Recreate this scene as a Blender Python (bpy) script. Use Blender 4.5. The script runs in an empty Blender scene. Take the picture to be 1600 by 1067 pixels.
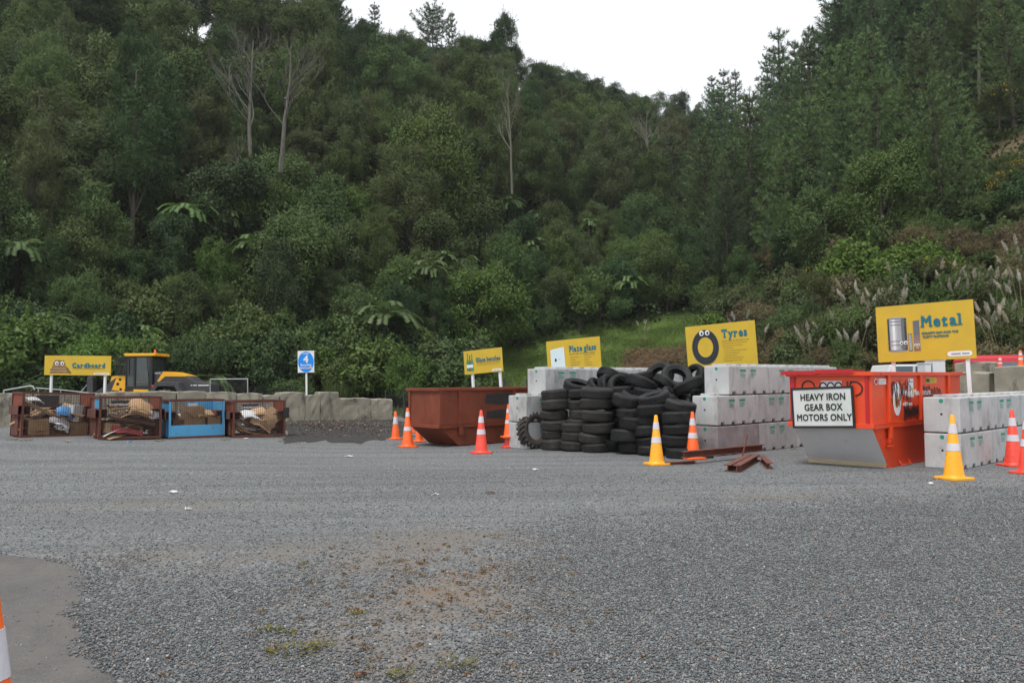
import bpy, math, random, os
import numpy as np
from mathutils import Vector, Matrix, Euler
R = math.radians
scene = bpy.context.scene
COL = scene.collection

# ------------------------------------------------------------------ camera
CAM_Z, PITCH, ROLL, FPX = 1.55, 2.73, -0.4, 1300.0
cam_data = bpy.data.cameras.new("camera")
cam_data.sensor_width = 36.0
cam_data.lens = 36.0 * FPX / 1600.0
cam_data.clip_start, cam_data.clip_end = 0.1, 2000.0
cam = bpy.data.objects.new("camera", cam_data)
COL.objects.link(cam)
CAM_ROT = Matrix.Rotation(R(90 + PITCH), 3, 'X') @ Matrix.Rotation(R(ROLL), 3, 'Z')
cam.matrix_world = Matrix.Translation((0, 0, CAM_Z)) @ CAM_ROT.to_4x4()
scene.camera = cam

# ------------------------------------------------------------------ sky, sun, exposure
SUN_EL, SUN_AZ = 64.0, 215.0          # azimuth clockwise from +Y: behind the camera, to its left
world = bpy.data.worlds.new("World")
scene.world = world
world.use_nodes = True
wn, wl = world.node_tree.nodes, world.node_tree.links
wn.clear()
w_out = wn.new('ShaderNodeOutputWorld')
w_bg = wn.new('ShaderNodeBackground')
w_sky = wn.new('ShaderNodeTexSky')
w_sky.sky_type = 'NISHITA'
w_sky.sun_disc = False
w_sky.sun_elevation = R(SUN_EL)
w_sky.sun_rotation = R(SUN_AZ)
w_sky.dust_density = 4.0
w_sky.air_density = 1.0
w_mix = wn.new('ShaderNodeMix')
w_mix.data_type = 'RGBA'
w_mix.inputs[0].default_value = 0.9              # a closed layer of white cloud over the blue
w_mix.inputs[7].default_value = (11.0, 11.2, 11.6, 1)
w_bg.inputs['Strength'].default_value = 0.062
wl.new(w_sky.outputs[0], w_mix.inputs[6])
wl.new(w_mix.outputs[2], w_bg.inputs[0])
wl.new(w_bg.outputs[0], w_out.inputs[0])

sun_data = bpy.data.lights.new("sun", 'SUN')
sun_data.energy = 1.5
sun_data.angle = R(13)
sun_data.color = (1.0, 0.97, 0.92)
sun = bpy.data.objects.new("sun", sun_data)
COL.objects.link(sun)
sd = Vector((math.sin(R(SUN_AZ)) * math.cos(R(SUN_EL)), math.cos(R(SUN_AZ)) * math.cos(R(SUN_EL)), math.sin(R(SUN_EL))))
sun.rotation_euler = sd.to_track_quat('Z', 'Y').to_euler()

scene.view_settings.view_transform = 'Standard'
scene.view_settings.look = 'None'
scene.view_settings.exposure = 0.74
scene.view_settings.gamma = 1.0
scene.cycles.use_denoising = True
scene.cycles.denoising_prefilter = 'FAST'
scene.cycles.use_adaptive_sampling = False
scene.cycles.max_bounces = 5
scene.cycles.diffuse_bounces = 2
scene.cycles.glossy_bounces = 2
scene.cycles.transmission_bounces = 3
scene.cycles.transparent_max_bounces = 6

# ------------------------------------------------------------------ the lie of the land
def sstep(a, b, x):
    t = np.clip((np.asarray(x, float) - a) / (b - a), 0, 1)
    return t * t * (3 - 2 * t)

def gz(x, y):
    """yard level: nearly flat, a little higher to the far left"""
    x = np.asarray(x, float); y = np.asarray(y, float)
    k = sstep(11, 18, y)
    return k * (0.10 * sstep(-3, -8, x) + 0.13 * sstep(-9.3, -11.5, x))

HP = np.array([   # px, foot of hill, first knee, its height, ridge, its height
    (-1500, 30, 36, 3.5, 78, 34), (-600, 30, 36, 3.5, 80, 36), (0, 37, 43, 3.5, 86, 36.5), (300, 40, 46, 3.5, 90, 37.0), (430, 41, 47, 3.4, 94, 33.6),
    (560, 43, 49, 3.2, 100, 34.2), (700, 43, 50, 3.0, 105, 36.5), (800, 39, 54, 2.8, 110, 37), (900, 35, 56, 3.9, 118, 35.5),
    (1000, 33, 60, 5.0, 125, 34.5), (1080, 31, 60, 5.6, 140, 35), (1200, 29, 55, 6.0, 118, 31), (1300, 27, 48, 6.5, 105, 33),
    (1400, 26, 45, 7.0, 100, 38), (1600, 25, 40, 7.5, 90, 41), (2200, 24, 38, 8.0, 85, 42), (3000, 24, 38, 8.0, 85, 42)], float)

def terr(x, y):
    x = np.asarray(x, float); y = np.asarray(y, float)
    yy = np.maximum(y, 5.0)
    px = 800 + 1300 * x / yy
    db, dk, zk, dr, hr = [np.interp(px, HP[:, 0], HP[:, i]) for i in range(1, 6)]
    a = np.clip((yy - db) / (dk - db), 0, 1)
    b = np.clip((yy - dk) / (dr - dk), 0, 1)
    z = zk * (a * a * (2 - a)) + (hr - zk) * (b * 1.08 - 0.08 * b * b)
    z = z - np.maximum(yy - dr, 0) * 0.12
    wob = 0.9 * np.sin(x * 0.21 + 1.3) * np.sin(y * 0.17 + x * 0.05) + 0.5 * np.sin(x * 0.47 + y * 0.31)
    return gz(x, y) + z + wob * np.clip((yy - dk) / 12, 0, 1)

def tz(x, y): return float(terr(x, y))

def ray(px, py):
    d = CAM_ROT @ Vector(((px - 800) / FPX, -(py - 533.5) / FPX, -1.0))
    return d / d.y                      # scaled so that y = 1
def at(px, py, Y):
    """point seen at that place of the photograph, Y metres out"""
    d = ray(px, py)
    return Vector((d.x * Y, Y, CAM_Z + d.z * Y))
def P(px, py):
    """point of the yard's surface seen there"""
    d = ray(px, py); z = 0.0; Y = 20
    for _ in range(12):
        Y = (z - CAM_Z) / d.z
        z = float(gz(d.x * Y, Y))
    return Vector((d.x * Y, Y, z))
def hill(px, py, h=0.0):
    """point of the land where something h metres tall has its top there"""
    d = ray(px, py)
    Y = 22.0
    while Y < 170:
        if tz(d.x * Y, Y) + h >= CAM_Z + d.z * Y: break
        Y += 0.25
    return Vector((d.x * Y, Y, tz(d.x * Y, Y)))

# ------------------------------------------------------------------ object helpers
def tag(o, label=None, cat=None, group=None, kind=None):
    if label: o['label'] = label
    if cat: o['category'] = cat
    if group: o['group'] = group
    if kind: o['kind'] = kind
    return o
def thing(name, label, cat, loc=(0, 0, 0), rotz=0.0, group=None, rot=None):
    o = bpy.data.objects.new(name, None)
    o.empty_display_size = 0.2
    COL.objects.link(o)
    o.location = loc
    o.rotation_euler = rot if rot is not None else (0, 0, rotz)
    return tag(o, label, cat, group)
def link(name, mesh, parent=None, loc=None, rot=None):
    o = bpy.data.objects.new(name, mesh)
    COL.objects.link(o)
    if parent: o.parent = parent
    if loc is not None: o.location = loc
    if rot is not None: o.rotation_euler = rot
    return o
def kids(o): return [c for c in o.children]
def dup(o, parent=None, loc=None, rot=None, label=None, group=None, scale=None):
    c = o.copy(); COL.objects.link(c)
    c.parent = parent
    for ch in kids(o): dup(ch, c)
    if loc is not None: c.location = loc
    if rot is not None: c.rotation_euler = rot
    if label: c['label'] = label
    if group: c['group'] = group
    if scale is not None: c.scale = scale if hasattr(scale, '__len__') else (scale,) * 3
    return c

class MB:
    """collects shapes; build() links them as one mesh"""
    def __init__(s): s.v, s.f, s.m = [], [], []
    def add(s, vs, fs, mi=0, M=None):
        n = len(s.v)
        if M is not None: vs = [M @ Vector(q) for q in vs]
        s.v += [tuple(q) for q in vs]
        s.f += [tuple(i + n for i in f) for f in fs]
        s.m += [mi] * len(fs)
        return s
    def box(s, x0, x1, y0, y1, z0, z1, mi=0, M=None):
        vs = [(x, y, z) for z in (z0, z1) for y in (y0, y1) for x in (x0, x1)]
        return s.add(vs, [(0, 2, 3, 1), (4, 5, 7, 6), (0, 1, 5, 4), (2, 6, 7, 3), (0, 4, 6, 2), (1, 3, 7, 5)], mi, M)
    def prism(s, poly, a0, a1, axis='y', mi=0, M=None):
        """polygon in the plane across AXIS, thick from a0 to a1"""
        def p3(q, a):
            return {'y': (q[0], a, q[1]), 'x': (a, q[0], q[1]), 'z': (q[0], q[1], a)}[axis]
        n = len(poly)
        vs = [p3(q, a0) for q in poly] + [p3(q, a1) for q in poly]
        fs = [tuple(range(n)), tuple(range(2 * n - 1, n - 1, -1))]
        fs += [(i, i + n, (i + 1) % n + n, (i + 1) % n) for i in range(n)]
        return s.add(vs, fs, mi, M)
    def tube(s, pts, rad, n=8, mi=0, cap=True):
        pts = [Vector(p) for p in pts]
        if not hasattr(rad, '__len__'): rad = [rad] * len(pts)
        rings = []
        up0 = Vector((0, 0, 1))
        for i, p in enumerate(pts):
            t = (pts[min(i + 1, len(pts) - 1)] - pts[max(i - 1, 0)]).normalized()
            a = t.cross(up0 if abs(t.z) < 0.95 else Vector((1, 0, 0))).normalized()
            b = t.cross(a)
            rings.append([p + (a * math.cos(2 * math.pi * k / n) + b * math.sin(2 * math.pi * k / n)) * rad[i] for k in range(n)])
        vs = [q for r in rings for q in r]
        fs = [(i * n + k, i * n + (k + 1) % n, (i + 1) * n + (k + 1) % n, (i + 1) * n + k) for i in range(len(pts) - 1) for k in range(n)]
        if cap:
            fs += [tuple(range(n))[::-1], tuple((len(pts) - 1) * n + k for k in range(n))]
        return s.add(vs, fs, mi)
    def lathe(s, prof, n=24, mi=0, closed=False, M=None, cap=False):
        vs = [(r * math.cos(2 * math.pi * k / n), r * math.sin(2 * math.pi * k / n), z) for r, z in prof for k in range(n)]
        m = len(prof)
        fs = []
        for i in range(m if closed else m - 1):
            j = (i + 1) % m
            fs += [(i * n + k, i * n + (k + 1) % n, j * n + (k + 1) % n, j * n + k) for k in range(n)]
        if cap:
            fs += [tuple(range(n))[::-1], tuple((m - 1) * n + k for k in range(n))]
        return s.add(vs, fs, mi, M)
    def mesh(s, name, mats, smooth=False, bevel=0):
        me = bpy.data.meshes.new(name)
        me.from_pydata(s.v, [], s.f)
        for m in (mats if isinstance(mats, (list, tuple)) else [mats]): me.materials.append(m)
        me.polygons.foreach_set('material_index', s.m)
        me.validate()
        import bmesh
        bm = bmesh.new(); bm.from_mesh(me)
        bmesh.ops.recalc_face_normals(bm, faces=bm.faces)
        if bevel:
            bmesh.ops.remove_doubles(bm, verts=bm.verts, dist=1e-5)
            es = [e for e in bm.edges if len(e.link_faces) == 2 and e.calc_face_angle(0) > 0.6]
            bmesh.ops.bevel(bm, geom=es, offset=bevel, segments=2, profile=0.6, affect='EDGES', clamp_overlap=True)
        bm.to_mesh(me); bm.free()
        if smooth:
            me.polygons.foreach_set('use_smooth', [True] * len(me.polygons))
            try: me.set_sharp_from_angle(angle=R(38))
            except Exception: pass
        return me
    def build(s, name, mats, parent=None, smooth=False, bevel=0, loc=None, rot=None):
        return link(name, s.mesh(name, mats, smooth, bevel), parent, loc, rot)

# ------------------------------------------------------------------ materials
MATS = {}
def nodes(name):
    m = bpy.data.materials.new(name)
    m.use_nodes = True
    nt = m.node_tree
    return m, nt.nodes, nt.links, nt.nodes['Principled BSDF']
def ramp(nd, pts, interp='LINEAR'):
    r = nd.new('ShaderNodeValToRGB')
    r.color_ramp.interpolation = interp
    els = r.color_ramp.elements
    while len(els) < len(pts): els.new(0.5)
    for e, (p, c) in zip(els, pts):
        e.position = p
        e.color = tuple(c) + (1,) if hasattr(c, '__len__') else (c, c, c, 1)
    return r
def mixc(nd, ln, fac, a, b, mode='MIX'):
    m = nd.new('ShaderNodeMix'); m.data_type = 'RGBA'; m.blend_type = mode
    for sock, v in ((m.inputs[0], fac), (m.inputs[6], a), (m.inputs[7], b)):
        if hasattr(v, 'is_linked'): ln.new(v, sock)
        elif hasattr(v, '__len__'): sock.default_value = tuple(v) + (1,)
        else: sock.default_value = v
    return m.outputs[2]
def coords(nd, ln, scale=None):
    """object space, shifted per object so that copies differ"""
    tc = nd.new('ShaderNodeTexCoord'); oi = nd.new('ShaderNodeObjectInfo')
    mul = nd.new('ShaderNodeVectorMath'); mul.operation = 'MULTIPLY_ADD'
    cmb = nd.new('ShaderNodeCombineXYZ')
    for i in range(3): ln.new(oi.outputs['Random'], cmb.inputs[i])
    ln.new(cmb.outputs[0], mul.inputs[0]); mul.inputs[1].default_value = (37, 19, 53)
    ln.new(tc.outputs['Object'], mul.inputs[2])
    if scale:
        mp = nd.new('ShaderNodeMapping'); mp.inputs['Scale'].default_value = scale
        ln.new(mul.outputs[0], mp.inputs[0]); return mp.outputs[0]
    return mul.outputs[0]
def noise(nd, ln, co, scale, detail=4, rough=0.6):
    n = nd.new('ShaderNodeTexNoise'); n.inputs['Scale'].default_value = scale
    n.inputs['Detail'].default_value = detail; n.inputs['Roughness'].default_value = rough
    ln.new(co, n.inputs['Vector']); return n.outputs[0]
def pm(name, c1, c2=None, scale=6, rough=0.6, bump=0.0, bscale=40, metal=0.0, spec=0.5, stain=None, streak=None, stretch=None, jitter=0.0, extra=()):
    """principled paint/concrete/steel: two colours through noise, optional stains (colour, scale, low, high, amount)"""
    if name in MATS: return MATS[name]
    m, nd, ln, bs = nodes(name)
    c2 = c2 or tuple(x * 0.82 for x in c1)
    co = coords(nd, ln, stretch)
    r = ramp(nd, [(0.32, c1), (0.68, c2)])
    ln.new(noise(nd, ln, co, scale), r.inputs[0])
    col = r.outputs[0]
    for st in ([stain] if stain else []) + list(extra):
        sc, ss, lo, hi, am = st
        rr = ramp(nd, [(lo, 0), (hi, am)])
        ln.new(noise(nd, ln, coords(nd, ln, streak), ss, 6, 0.7), rr.inputs[0])
        col = mixc(nd, ln, rr.outputs[0], col, sc)
    if jitter:
        oi = nd.new('ShaderNodeObjectInfo')
        jr = ramp(nd, [(0, 1 - jitter), (1, 1 + jitter)])
        ln.new(oi.outputs['Random'], jr.inputs[0])
        col = mixc(nd, ln, 1.0, col, jr.outputs[0], 'MULTIPLY')
    ln.new(col, bs.inputs['Base Color'])
    bs.inputs['Roughness'].default_value = rough
    bs.inputs['Metallic'].default_value = metal
    bs.inputs['Specular IOR Level'].default_value = spec
    if bump:
        b = nd.new('ShaderNodeBump'); b.inputs['Strength'].default_value = bump; b.inputs['Distance'].default_value = 0.02
        ln.new(noise(nd, ln, co, bscale, 5, 0.65), b.inputs['Height']); ln.new(b.outputs[0], bs.inputs['Normal'])
    MATS[name] = m
    return m

# painted things
M_yellow = pm('sign yellow', (0.62, 0.42, 0.024), (0.55, 0.375, 0.03), 2, 0.45)
M_teal = pm('sign teal', (0.0, 0.16, 0.22), (0.0, 0.14, 0.2), 3, 0.5)
M_white = pm('white paint', (0.8, 0.8, 0.82), (0.74, 0.74, 0.76), 4, 0.5, stain=((0.5, 0.48, 0.42), 5, 0.55, 0.8, 0.4))
M_print = pm('fine print', (0.36, 0.25, 0.03), None, 3, 0.6)
M_eye = pm('eye white', (0.8, 0.85, 0.85), None, 3, 0.4)
M_black = pm('black print', (0.012, 0.013, 0.015), None, 3, 0.5)
M_navy = pm('navy rubber print', (0.016, 0.026, 0.038), (0.02, 0.034, 0.05), 6, 0.4)
M_blue = pm('sign blue', (0.0, 0.27, 0.86), (0.0, 0.25, 0.8), 3, 0.4)
M_alu = pm('plain metal', (0.45, 0.47, 0.48), (0.36, 0.38, 0.4), 5, 0.4, metal=0.6)
M_glassprint = pm('pane print', (0.6, 0.75, 0.8), (0.68, 0.77, 0.8), 3, 0.4)
M_greenprint = pm('bottle green print', (0.04, 0.28, 0.12), None, 3, 0.4)
M_brownprint = pm('brown print', (0.22, 0.13, 0.07), (0.12, 0.07, 0.04), 9, 0.6, stretch=(1, 1, 5))
M_rustprint = pm('rusted bar print', (0.2, 0.1, 0.08), (0.25, 0.2, 0.2), 4, 0.6)
M_concw = pm('fresh concrete', (0.49, 0.5, 0.5), (0.40, 0.405, 0.405), 2.2, 0.85, 0.3, 45, jitter=0.13,
             streak=(1.6, 1.6, 0.6), stain=((0.22, 0.21, 0.19), 2.3, 0.5, 0.7, 0.8), extra=[((0.66, 0.66, 0.66), 5, 0.6, 0.8, 0.5), ((0.3, 0.3, 0.22), 9, 0.66, 0.8, 0.5)])
M_concs = pm('stained concrete', (0.36, 0.33, 0.33), (0.22, 0.19, 0.2), 1.7, 0.85, 0.25, 50, stain=((0.12, 0.1, 0.11), 2.6, 0.5, 0.75, 0.7))
M_conco = pm('weathered concrete', (0.31, 0.285, 0.225), (0.21, 0.195, 0.155), 2.0, 0.95, 0.6, 22, jitter=0.14,
             stain=((0.05, 0.048, 0.04), 1.6, 0.53, 0.68, 0.9), streak=(1.4, 1.4, 0.55), extra=[((0.5, 0.48, 0.42), 7, 0.62, 0.76, 0.55), ((0.12, 0.14, 0.06), 4, 0.62, 0.8, 0.5)])
M_hole = pm('dark hole', (0.02, 0.02, 0.02), None, 3, 0.9)
M_gsticker = pm('green sticker', (0.02, 0.3, 0.2), None, 3, 0.5)
M_orange = pm('orange cone plastic', (0.9, 0.13, 0.012), (0.85, 0.115, 0.012), 5, 0.45, stain=((0.35, 0.1, 0.04), 9, 0.52, 0.72, 0.6))
M_red = pm('red cone plastic', (0.85, 0.07, 0.04), (0.8, 0.06, 0.035), 5, 0.45, stain=((0.35, 0.06, 0.04), 9, 0.52, 0.72, 0.55))
M_ycone = pm('yellow cone plastic', (0.92, 0.4, 0.01), (0.88, 0.37, 0.01), 5, 0.45, stain=((0.4, 0.2, 0.05), 9, 0.54, 0.74, 0.55))
M_band = pm('reflective band', (0.7, 0.68, 0.72), (0.6, 0.58, 0.62), 12, 0.35, stain=((0.3, 0.28, 0.27), 14, 0.56, 0.8, 0.5))
M_conefoot = pm('black rubber foot', (0.015, 0.015, 0.015), None, 5, 0.7)
M_skipred = pm('red skip paint', (0.80, 0.075, 0.014), (0.72, 0.06, 0.014), 1.3, 0.38, 0.18, 2.6, stain=((0.22, 0.05, 0.03), 6, 0.6, 0.72, 0.75), extra=[((0.5, 0.13, 0.08), 2.5, 0.52, 0.8, 0.55), ((0.55, 0.4, 0.36), 22, 0.68, 0.76, 0.5)])
M_skipdk = pm('crimson paint', (0.52, 0.012, 0.02), (0.45, 0.012, 0.02), 3, 0.4)
M_skipgrey = pm('grey primer', (0.64, 0.64, 0.64), (0.57, 0.57, 0.57), 1.6, 0.5, stain=((0.24, 0.22, 0.2), 4, 0.6, 0.85, 0.45))
M_rust = pm('rusty plate', (0.225, 0.048, 0.018), (0.155, 0.034, 0.014), 1.4, 0.75, 0.12, 30, stain=((0.05, 0.018, 0.012), 2.2, 0.5, 0.75, 0.75), streak=(1.5, 1.5, 0.6), extra=[((0.26, 0.075, 0.03), 6, 0.58, 0.8, 0.6)])
M_rustd = pm('dark rust', (0.13, 0.04, 0.025), (0.08, 0.026, 0.018), 3, 0.8, 0.2, 40, stain=((0.035, 0.02, 0.016), 5, 0.5, 0.75, 0.7))
M_wire = pm('rusty wire', (0.09, 0.05, 0.04), (0.06, 0.035, 0.03), 6, 0.8)
M_bluep = pm('blue skip paint', (0.065, 0.32, 0.58), (0.06, 0.28, 0.5), 2, 0.5, 0.05, 20, stain=((0.12, 0.05, 0.03), 4, 0.6, 0.72, 0.85), extra=[((0.2, 0.4, 0.55), 7, 0.6, 0.8, 0.4)])
M_blackp = pm('black patch paint', (0.025, 0.022, 0.022), (0.04, 0.03, 0.028), 3, 0.7)
M_card = pm('brown cardboard', (0.40, 0.255, 0.14), (0.32, 0.2, 0.105), 4, 0.85, 0.1, 30, jitter=0.28, stain=((0.13, 0.075, 0.04), 3, 0.58, 0.8, 0.6))
M_cardw = pm('white card', (0.66, 0.66, 0.66), (0.55, 0.55, 0.56), 4, 0.7, jitter=0.1)
M_cardd = pm('wet cardboard', (0.15, 0.08, 0.045), (0.1, 0.05, 0.03), 4, 0.85, jitter=0.2)
M_bag = pm('blue bag plastic', (0.05, 0.22, 0.5), (0.1, 0.35, 0.65), 8, 0.35)
M_redcard = pm('red card', (0.4, 0.03, 0.03), (0.3, 0.03, 0.03), 6, 0.5)
M_timber = pm('pale timber', (0.5, 0.42, 0.28), (0.42, 0.34, 0.22), 3, 0.8, 0.1, 30, stretch=(1, 8, 8))
M_tyre = pm('tyre rubber', (0.013, 0.0135, 0.015), (0.022, 0.022, 0.023), 3, 0.6, 0.25, 50, spec=0.22, jitter=0.3, stain=((0.055, 0.052, 0.046), 3.5, 0.5, 0.8, 0.55))
M_tyred = pm('dusty tyre rubber', (0.04, 0.038, 0.036), (0.025, 0.0245, 0.024), 3, 0.75, 0.2, 60, spec=0.25, jitter=0.15, stain=((0.085, 0.078, 0.068), 4, 0.5, 0.8, 0.6))
M_lyel = pm('machine yellow', (0.82, 0.42, 0.014), (0.78, 0.39, 0.014), 2, 0.35)
M_lgrey = pm('machine grey', (0.05, 0.05, 0.055), (0.04, 0.04, 0.044), 2, 0.45)
M_lblack = pm('machine black', (0.012, 0.012, 0.013), None, 2, 0.5)
M_mglass = pm('dark glass', (0.05, 0.065, 0.062), (0.03, 0.042, 0.04), 2, 0.06, spec=0.7)
M_mud = pm('muddy tyre', (0.13, 0.115, 0.1), (0.08, 0.072, 0.065), 4, 0.9, 0.3, 30)
M_beacon = pm('beacon orange', (0.9, 0.14, 0.02), None, 2, 0.3)
M_redlamp = pm('red lamp', (0.6, 0.02, 0.015), None, 2, 0.3)
M_steel = pm('galvanised steel', (0.42, 0.43, 0.43), (0.34, 0.35, 0.36), 5, 0.5, metal=0.5)
M_fence = pm('dull wire', (0.11, 0.115, 0.115), (0.08, 0.08, 0.08), 5, 0.6, metal=0.3)
M_post = pm('fence post dark', (0.05, 0.045, 0.04), (0.035, 0.03, 0.028), 8, 0.85)
M_van = pm('van red paint', (0.62, 0.05, 0.07), (0.58, 0.045, 0.06), 2, 0.3)
M_ute = pm('ute white paint', (0.7, 0.71, 0.72), (0.66, 0.67, 0.68), 2, 0.3)
M_carglass = pm('car glass', (0.10, 0.14, 0.18), (0.13, 0.17, 0.2), 2, 0.08, spec=0.6)
M_beam = pm('rusted steel beam', (0.16, 0.055, 0.035), (0.1, 0.035, 0.025), 5, 0.75, 0.2, 40, stain=((0.24, 0.11, 0.08), 8, 0.55, 0.8, 0.5))
M_board = pm('worn white board', (0.66, 0.68, 0.66), (0.6, 0.63, 0.6), 2.5, 0.5, stain=((0.42, 0.46, 0.4), 2.5, 0.52, 0.8, 0.6), extra=[((0.3, 0.2, 0.15), 9, 0.7, 0.8, 0.5)])
M_paper = pm('litter paper', (0.7, 0.7, 0.7), None, 4, 0.7)
M_bark = pm('bark', (0.085, 0.07, 0.055), (0.05, 0.042, 0.034), 3, 0.9, 0.4, 14, stretch=(3, 3, 0.6), jitter=0.25)
M_barkp = pm('pale dead wood', (0.2, 0.185, 0.155), (0.1, 0.092, 0.075), 3, 0.9, 0.3, 14, stretch=(3, 3, 0.6), jitter=0.15)
M_barkf = pm('fern trunk fibre', (0.03, 0.02, 0.014), (0.018, 0.012, 0.01), 9, 0.95, 0.6, 20)

# ------------------------------------------------------------------ ground: one sheet of gravel to the horizon
def np_mesh(name, V, F, mats, attrs=None, smooth=False, matidx=None):
    """V (n,3), F (m,k) as numpy; attrs {name: per-face floats}"""
    me = bpy.data.meshes.new(name)
    V = np.asarray(V, np.float32); F = np.asarray(F, np.int32)
    m, k = F.shape
    me.vertices.add(len(V)); me.vertices.foreach_set('co', V.ravel())
    me.loops.add(m * k); me.loops.foreach_set('vertex_index', F.ravel())
    me.polygons.add(m)
    me.polygons.foreach_set('loop_start', np.arange(0, m * k, k, dtype=np.int32))
    me.polygons.foreach_set('loop_total', np.full(m, k, np.int32))
    for mt in (mats if isinstance(mats, (list, tuple)) else [mats]): me.materials.append(mt)
    if matidx is not None: me.polygons.foreach_set('material_index', np.asarray(matidx, np.int32))
    for an, av in (attrs or {}).items():
        a = me.attributes.new(an, 'FLOAT', 'FACE'); a.data.foreach_set('value', np.asarray(av, np.float32))
    me.update(calc_edges=True)
    if smooth: me.polygons.foreach_set('use_smooth', np.ones(m, bool))
    return me
def grid_faces(nx, ny):
    i = np.arange(nx - 1)[None, :] + nx * np.arange(ny - 1)[:, None]
    i = i.ravel()
    return np.stack([i, i + 1, i + nx + 1, i + nx], 1)

def ground_material():
    m, nd, ln, bs = nodes('yard gravel')
    tc = nd.new('ShaderNodeTexCoord'); co = tc.outputs['Object']
    def vor(scale):
        v = nd.new('ShaderNodeTexVoronoi'); v.voronoi_dimensions = '2D'; v.inputs['Scale'].default_value = scale
        ln.new(co, v.inputs['Vector']); return v
    v1, v2 = vor(46), vor(85)
    def cellgrey(v, pts):
        s = nd.new('ShaderNodeSeparateColor'); ln.new(v.outputs['Color'], s.inputs[0])
        r = ramp(nd, pts); ln.new(s.outputs[0], r.inputs[0]); return r.outputs[0]
    g1 = cellgrey(v1, [(0, (.055, .058, .062)), (.35, (.125, .131, .138)), (.7, (.19, .197, .205)), (.93, (.25, .255, .26)), (1, (.36, .36, .35))])
    g2 = cellgrey(v2, [(0, (.08, .083, .087)), (.5, (.16, .166, .172)), (1, (.26, .263, .265))])
    nm = noise(nd, ln, co, 1.3, 5, .7)
    rm = ramp(nd, [(.42, 0), (.58, 1)]); ln.new(nm, rm.inputs[0])
    col = mixc(nd, ln, rm.outputs[0], g1, g2)
    # dark gaps between stones
    rg = ramp(nd, [(.0, 1), (.55, 1), (.95, .35)]); ln.new(v1.outputs['Distance'], rg.inputs[0])
    mulv = nd.new('ShaderNodeMath'); mulv.operation = 'MULTIPLY'; ln.new(v1.outputs['Distance'], mulv.inputs[0]); mulv.inputs[1].default_value = 1.0
    col = mixc(nd, ln, .8, col, rg.outputs[0], 'MULTIPLY')
    # sweeps of finer, paler stone where wheels pass
    mp = nd.new('ShaderNodeMapping'); mp.inputs['Rotation'].default_value = (0, 0, R(-6)); mp.inputs['Scale'].default_value = (.09, 1.1, 1)
    ln.new(co, mp.inputs[0])
    rs = ramp(nd, [(.34, .74), (.5, 1.0), (.66, 1.18)]); ln.new(noise(nd, ln, mp.outputs[0], 1.0, 5, .65), rs.inputs[0])
    col = mixc(nd, ln, .9, col, rs.outputs[0], 'MULTIPLY')
    rq = ramp(nd, [(.3, .72), (.5, 1.0), (.72, 1.3)]); ln.new(noise(nd, ln, co, 17, 4, .8), rq.inputs[0])
    col = mixc(nd, ln, .8, col, rq.outputs[0], 'MULTIPLY')
    # brown earth and orange moss showing through, in the worn middle
    sub = nd.new('ShaderNodeVectorMath'); sub.operation = 'SUBTRACT'; ln.new(co, sub.inputs[0]); sub.inputs[1].default_value = (-0.6, 6.4, 0)
    sc = nd.new('ShaderNodeVectorMath'); sc.operation = 'MULTIPLY'; ln.new(sub.outputs[0], sc.inputs[0]); sc.inputs[1].default_value = (.70, .30, 0)
    le = nd.new('ShaderNodeVectorMath'); le.operation = 'LENGTH'; ln.new(sc.outputs[0], le.inputs[0])
    rl = ramp(nd, [(.25, 1), (1.0, 0)]); ln.new(le.outputs['Value'], rl.inputs[0])
    rb = ramp(nd, [(.40, 0), (.62, 1)]); ln.new(noise(nd, ln, co, 1.1, 6, .72), rb.inputs[0])
    rf = ramp(nd, [(.40, 0), (.6, 1)]); ln.new(noise(nd, ln, co, 26, 4, .7), rf.inputs[0])
    def mul(a, b):
        x = nd.new('ShaderNodeMath'); x.operation = 'MULTIPLY'; ln.new(a, x.inputs[0])
        if hasattr(b, 'is_linked'): ln.new(b, x.inputs[1])
        else: x.inputs[1].default_value = b
        return x.outputs[0]
    mask = mul(mul(rl.outputs[0], rb.outputs[0]), .85)
    col = mixc(nd, ln, mask, col, (.20, .155, .12))
    ro = ramp(nd, [(.54, 0), (.64, 1)]); ln.new(noise(nd, ln, co, 5.5, 6, .75), ro.inputs[0])
    col = mixc(nd, ln, mul(mul(mul(rl.outputs[0], ro.outputs[0]), rf.outputs[0]), .75), col, (.26, .15, .06))
    # a band of trodden sandy earth from the asphalt across to the worn patch
    def blob(cx, cy, sx, sy):
        s_ = nd.new('ShaderNodeVectorMath'); s_.operation = 'SUBTRACT'; ln.new(co, s_.inputs[0]); s_.inputs[1].default_value = (cx, cy, 0)
        m_ = nd.new('ShaderNodeVectorMath'); m_.operation = 'MULTIPLY'; ln.new(s_.outputs[0], m_.inputs[0]); m_.inputs[1].default_value = (1 / sx, 1 / sy, 0)
        l_ = nd.new('ShaderNodeVectorMath'); l_.operation = 'LENGTH'; ln.new(m_.outputs[0], l_.inputs[0])
        r_ = ramp(nd, [(.2, 1), (1.0, 0)]); ln.new(l_.outputs['Value'], r_.inputs[0]); return r_.outputs[0]
    rk = ramp(nd, [(.40, 0), (.60, 1)]); ln.new(noise(nd, ln, co, 1.7, 6, .75), rk.inputs[0])
    for bl in ((-2.6, 7.5, 2.6, .85), (-1.0, 8.3, 1.6, .7), (3.6, 11.2, 2.5, .8), (-4.6, 10.8, 3.0, .8)):
        col = mixc(nd, ln, mul(mul(blob(*bl), rk.outputs[0]), .75), col, (.175, .15, .125))
    # thin dirt all over
    rd = ramp(nd, [(.56, 0), (.74, .5)]); ln.new(noise(nd, ln, co, .55, 6, .72), rd.inputs[0])
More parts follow.
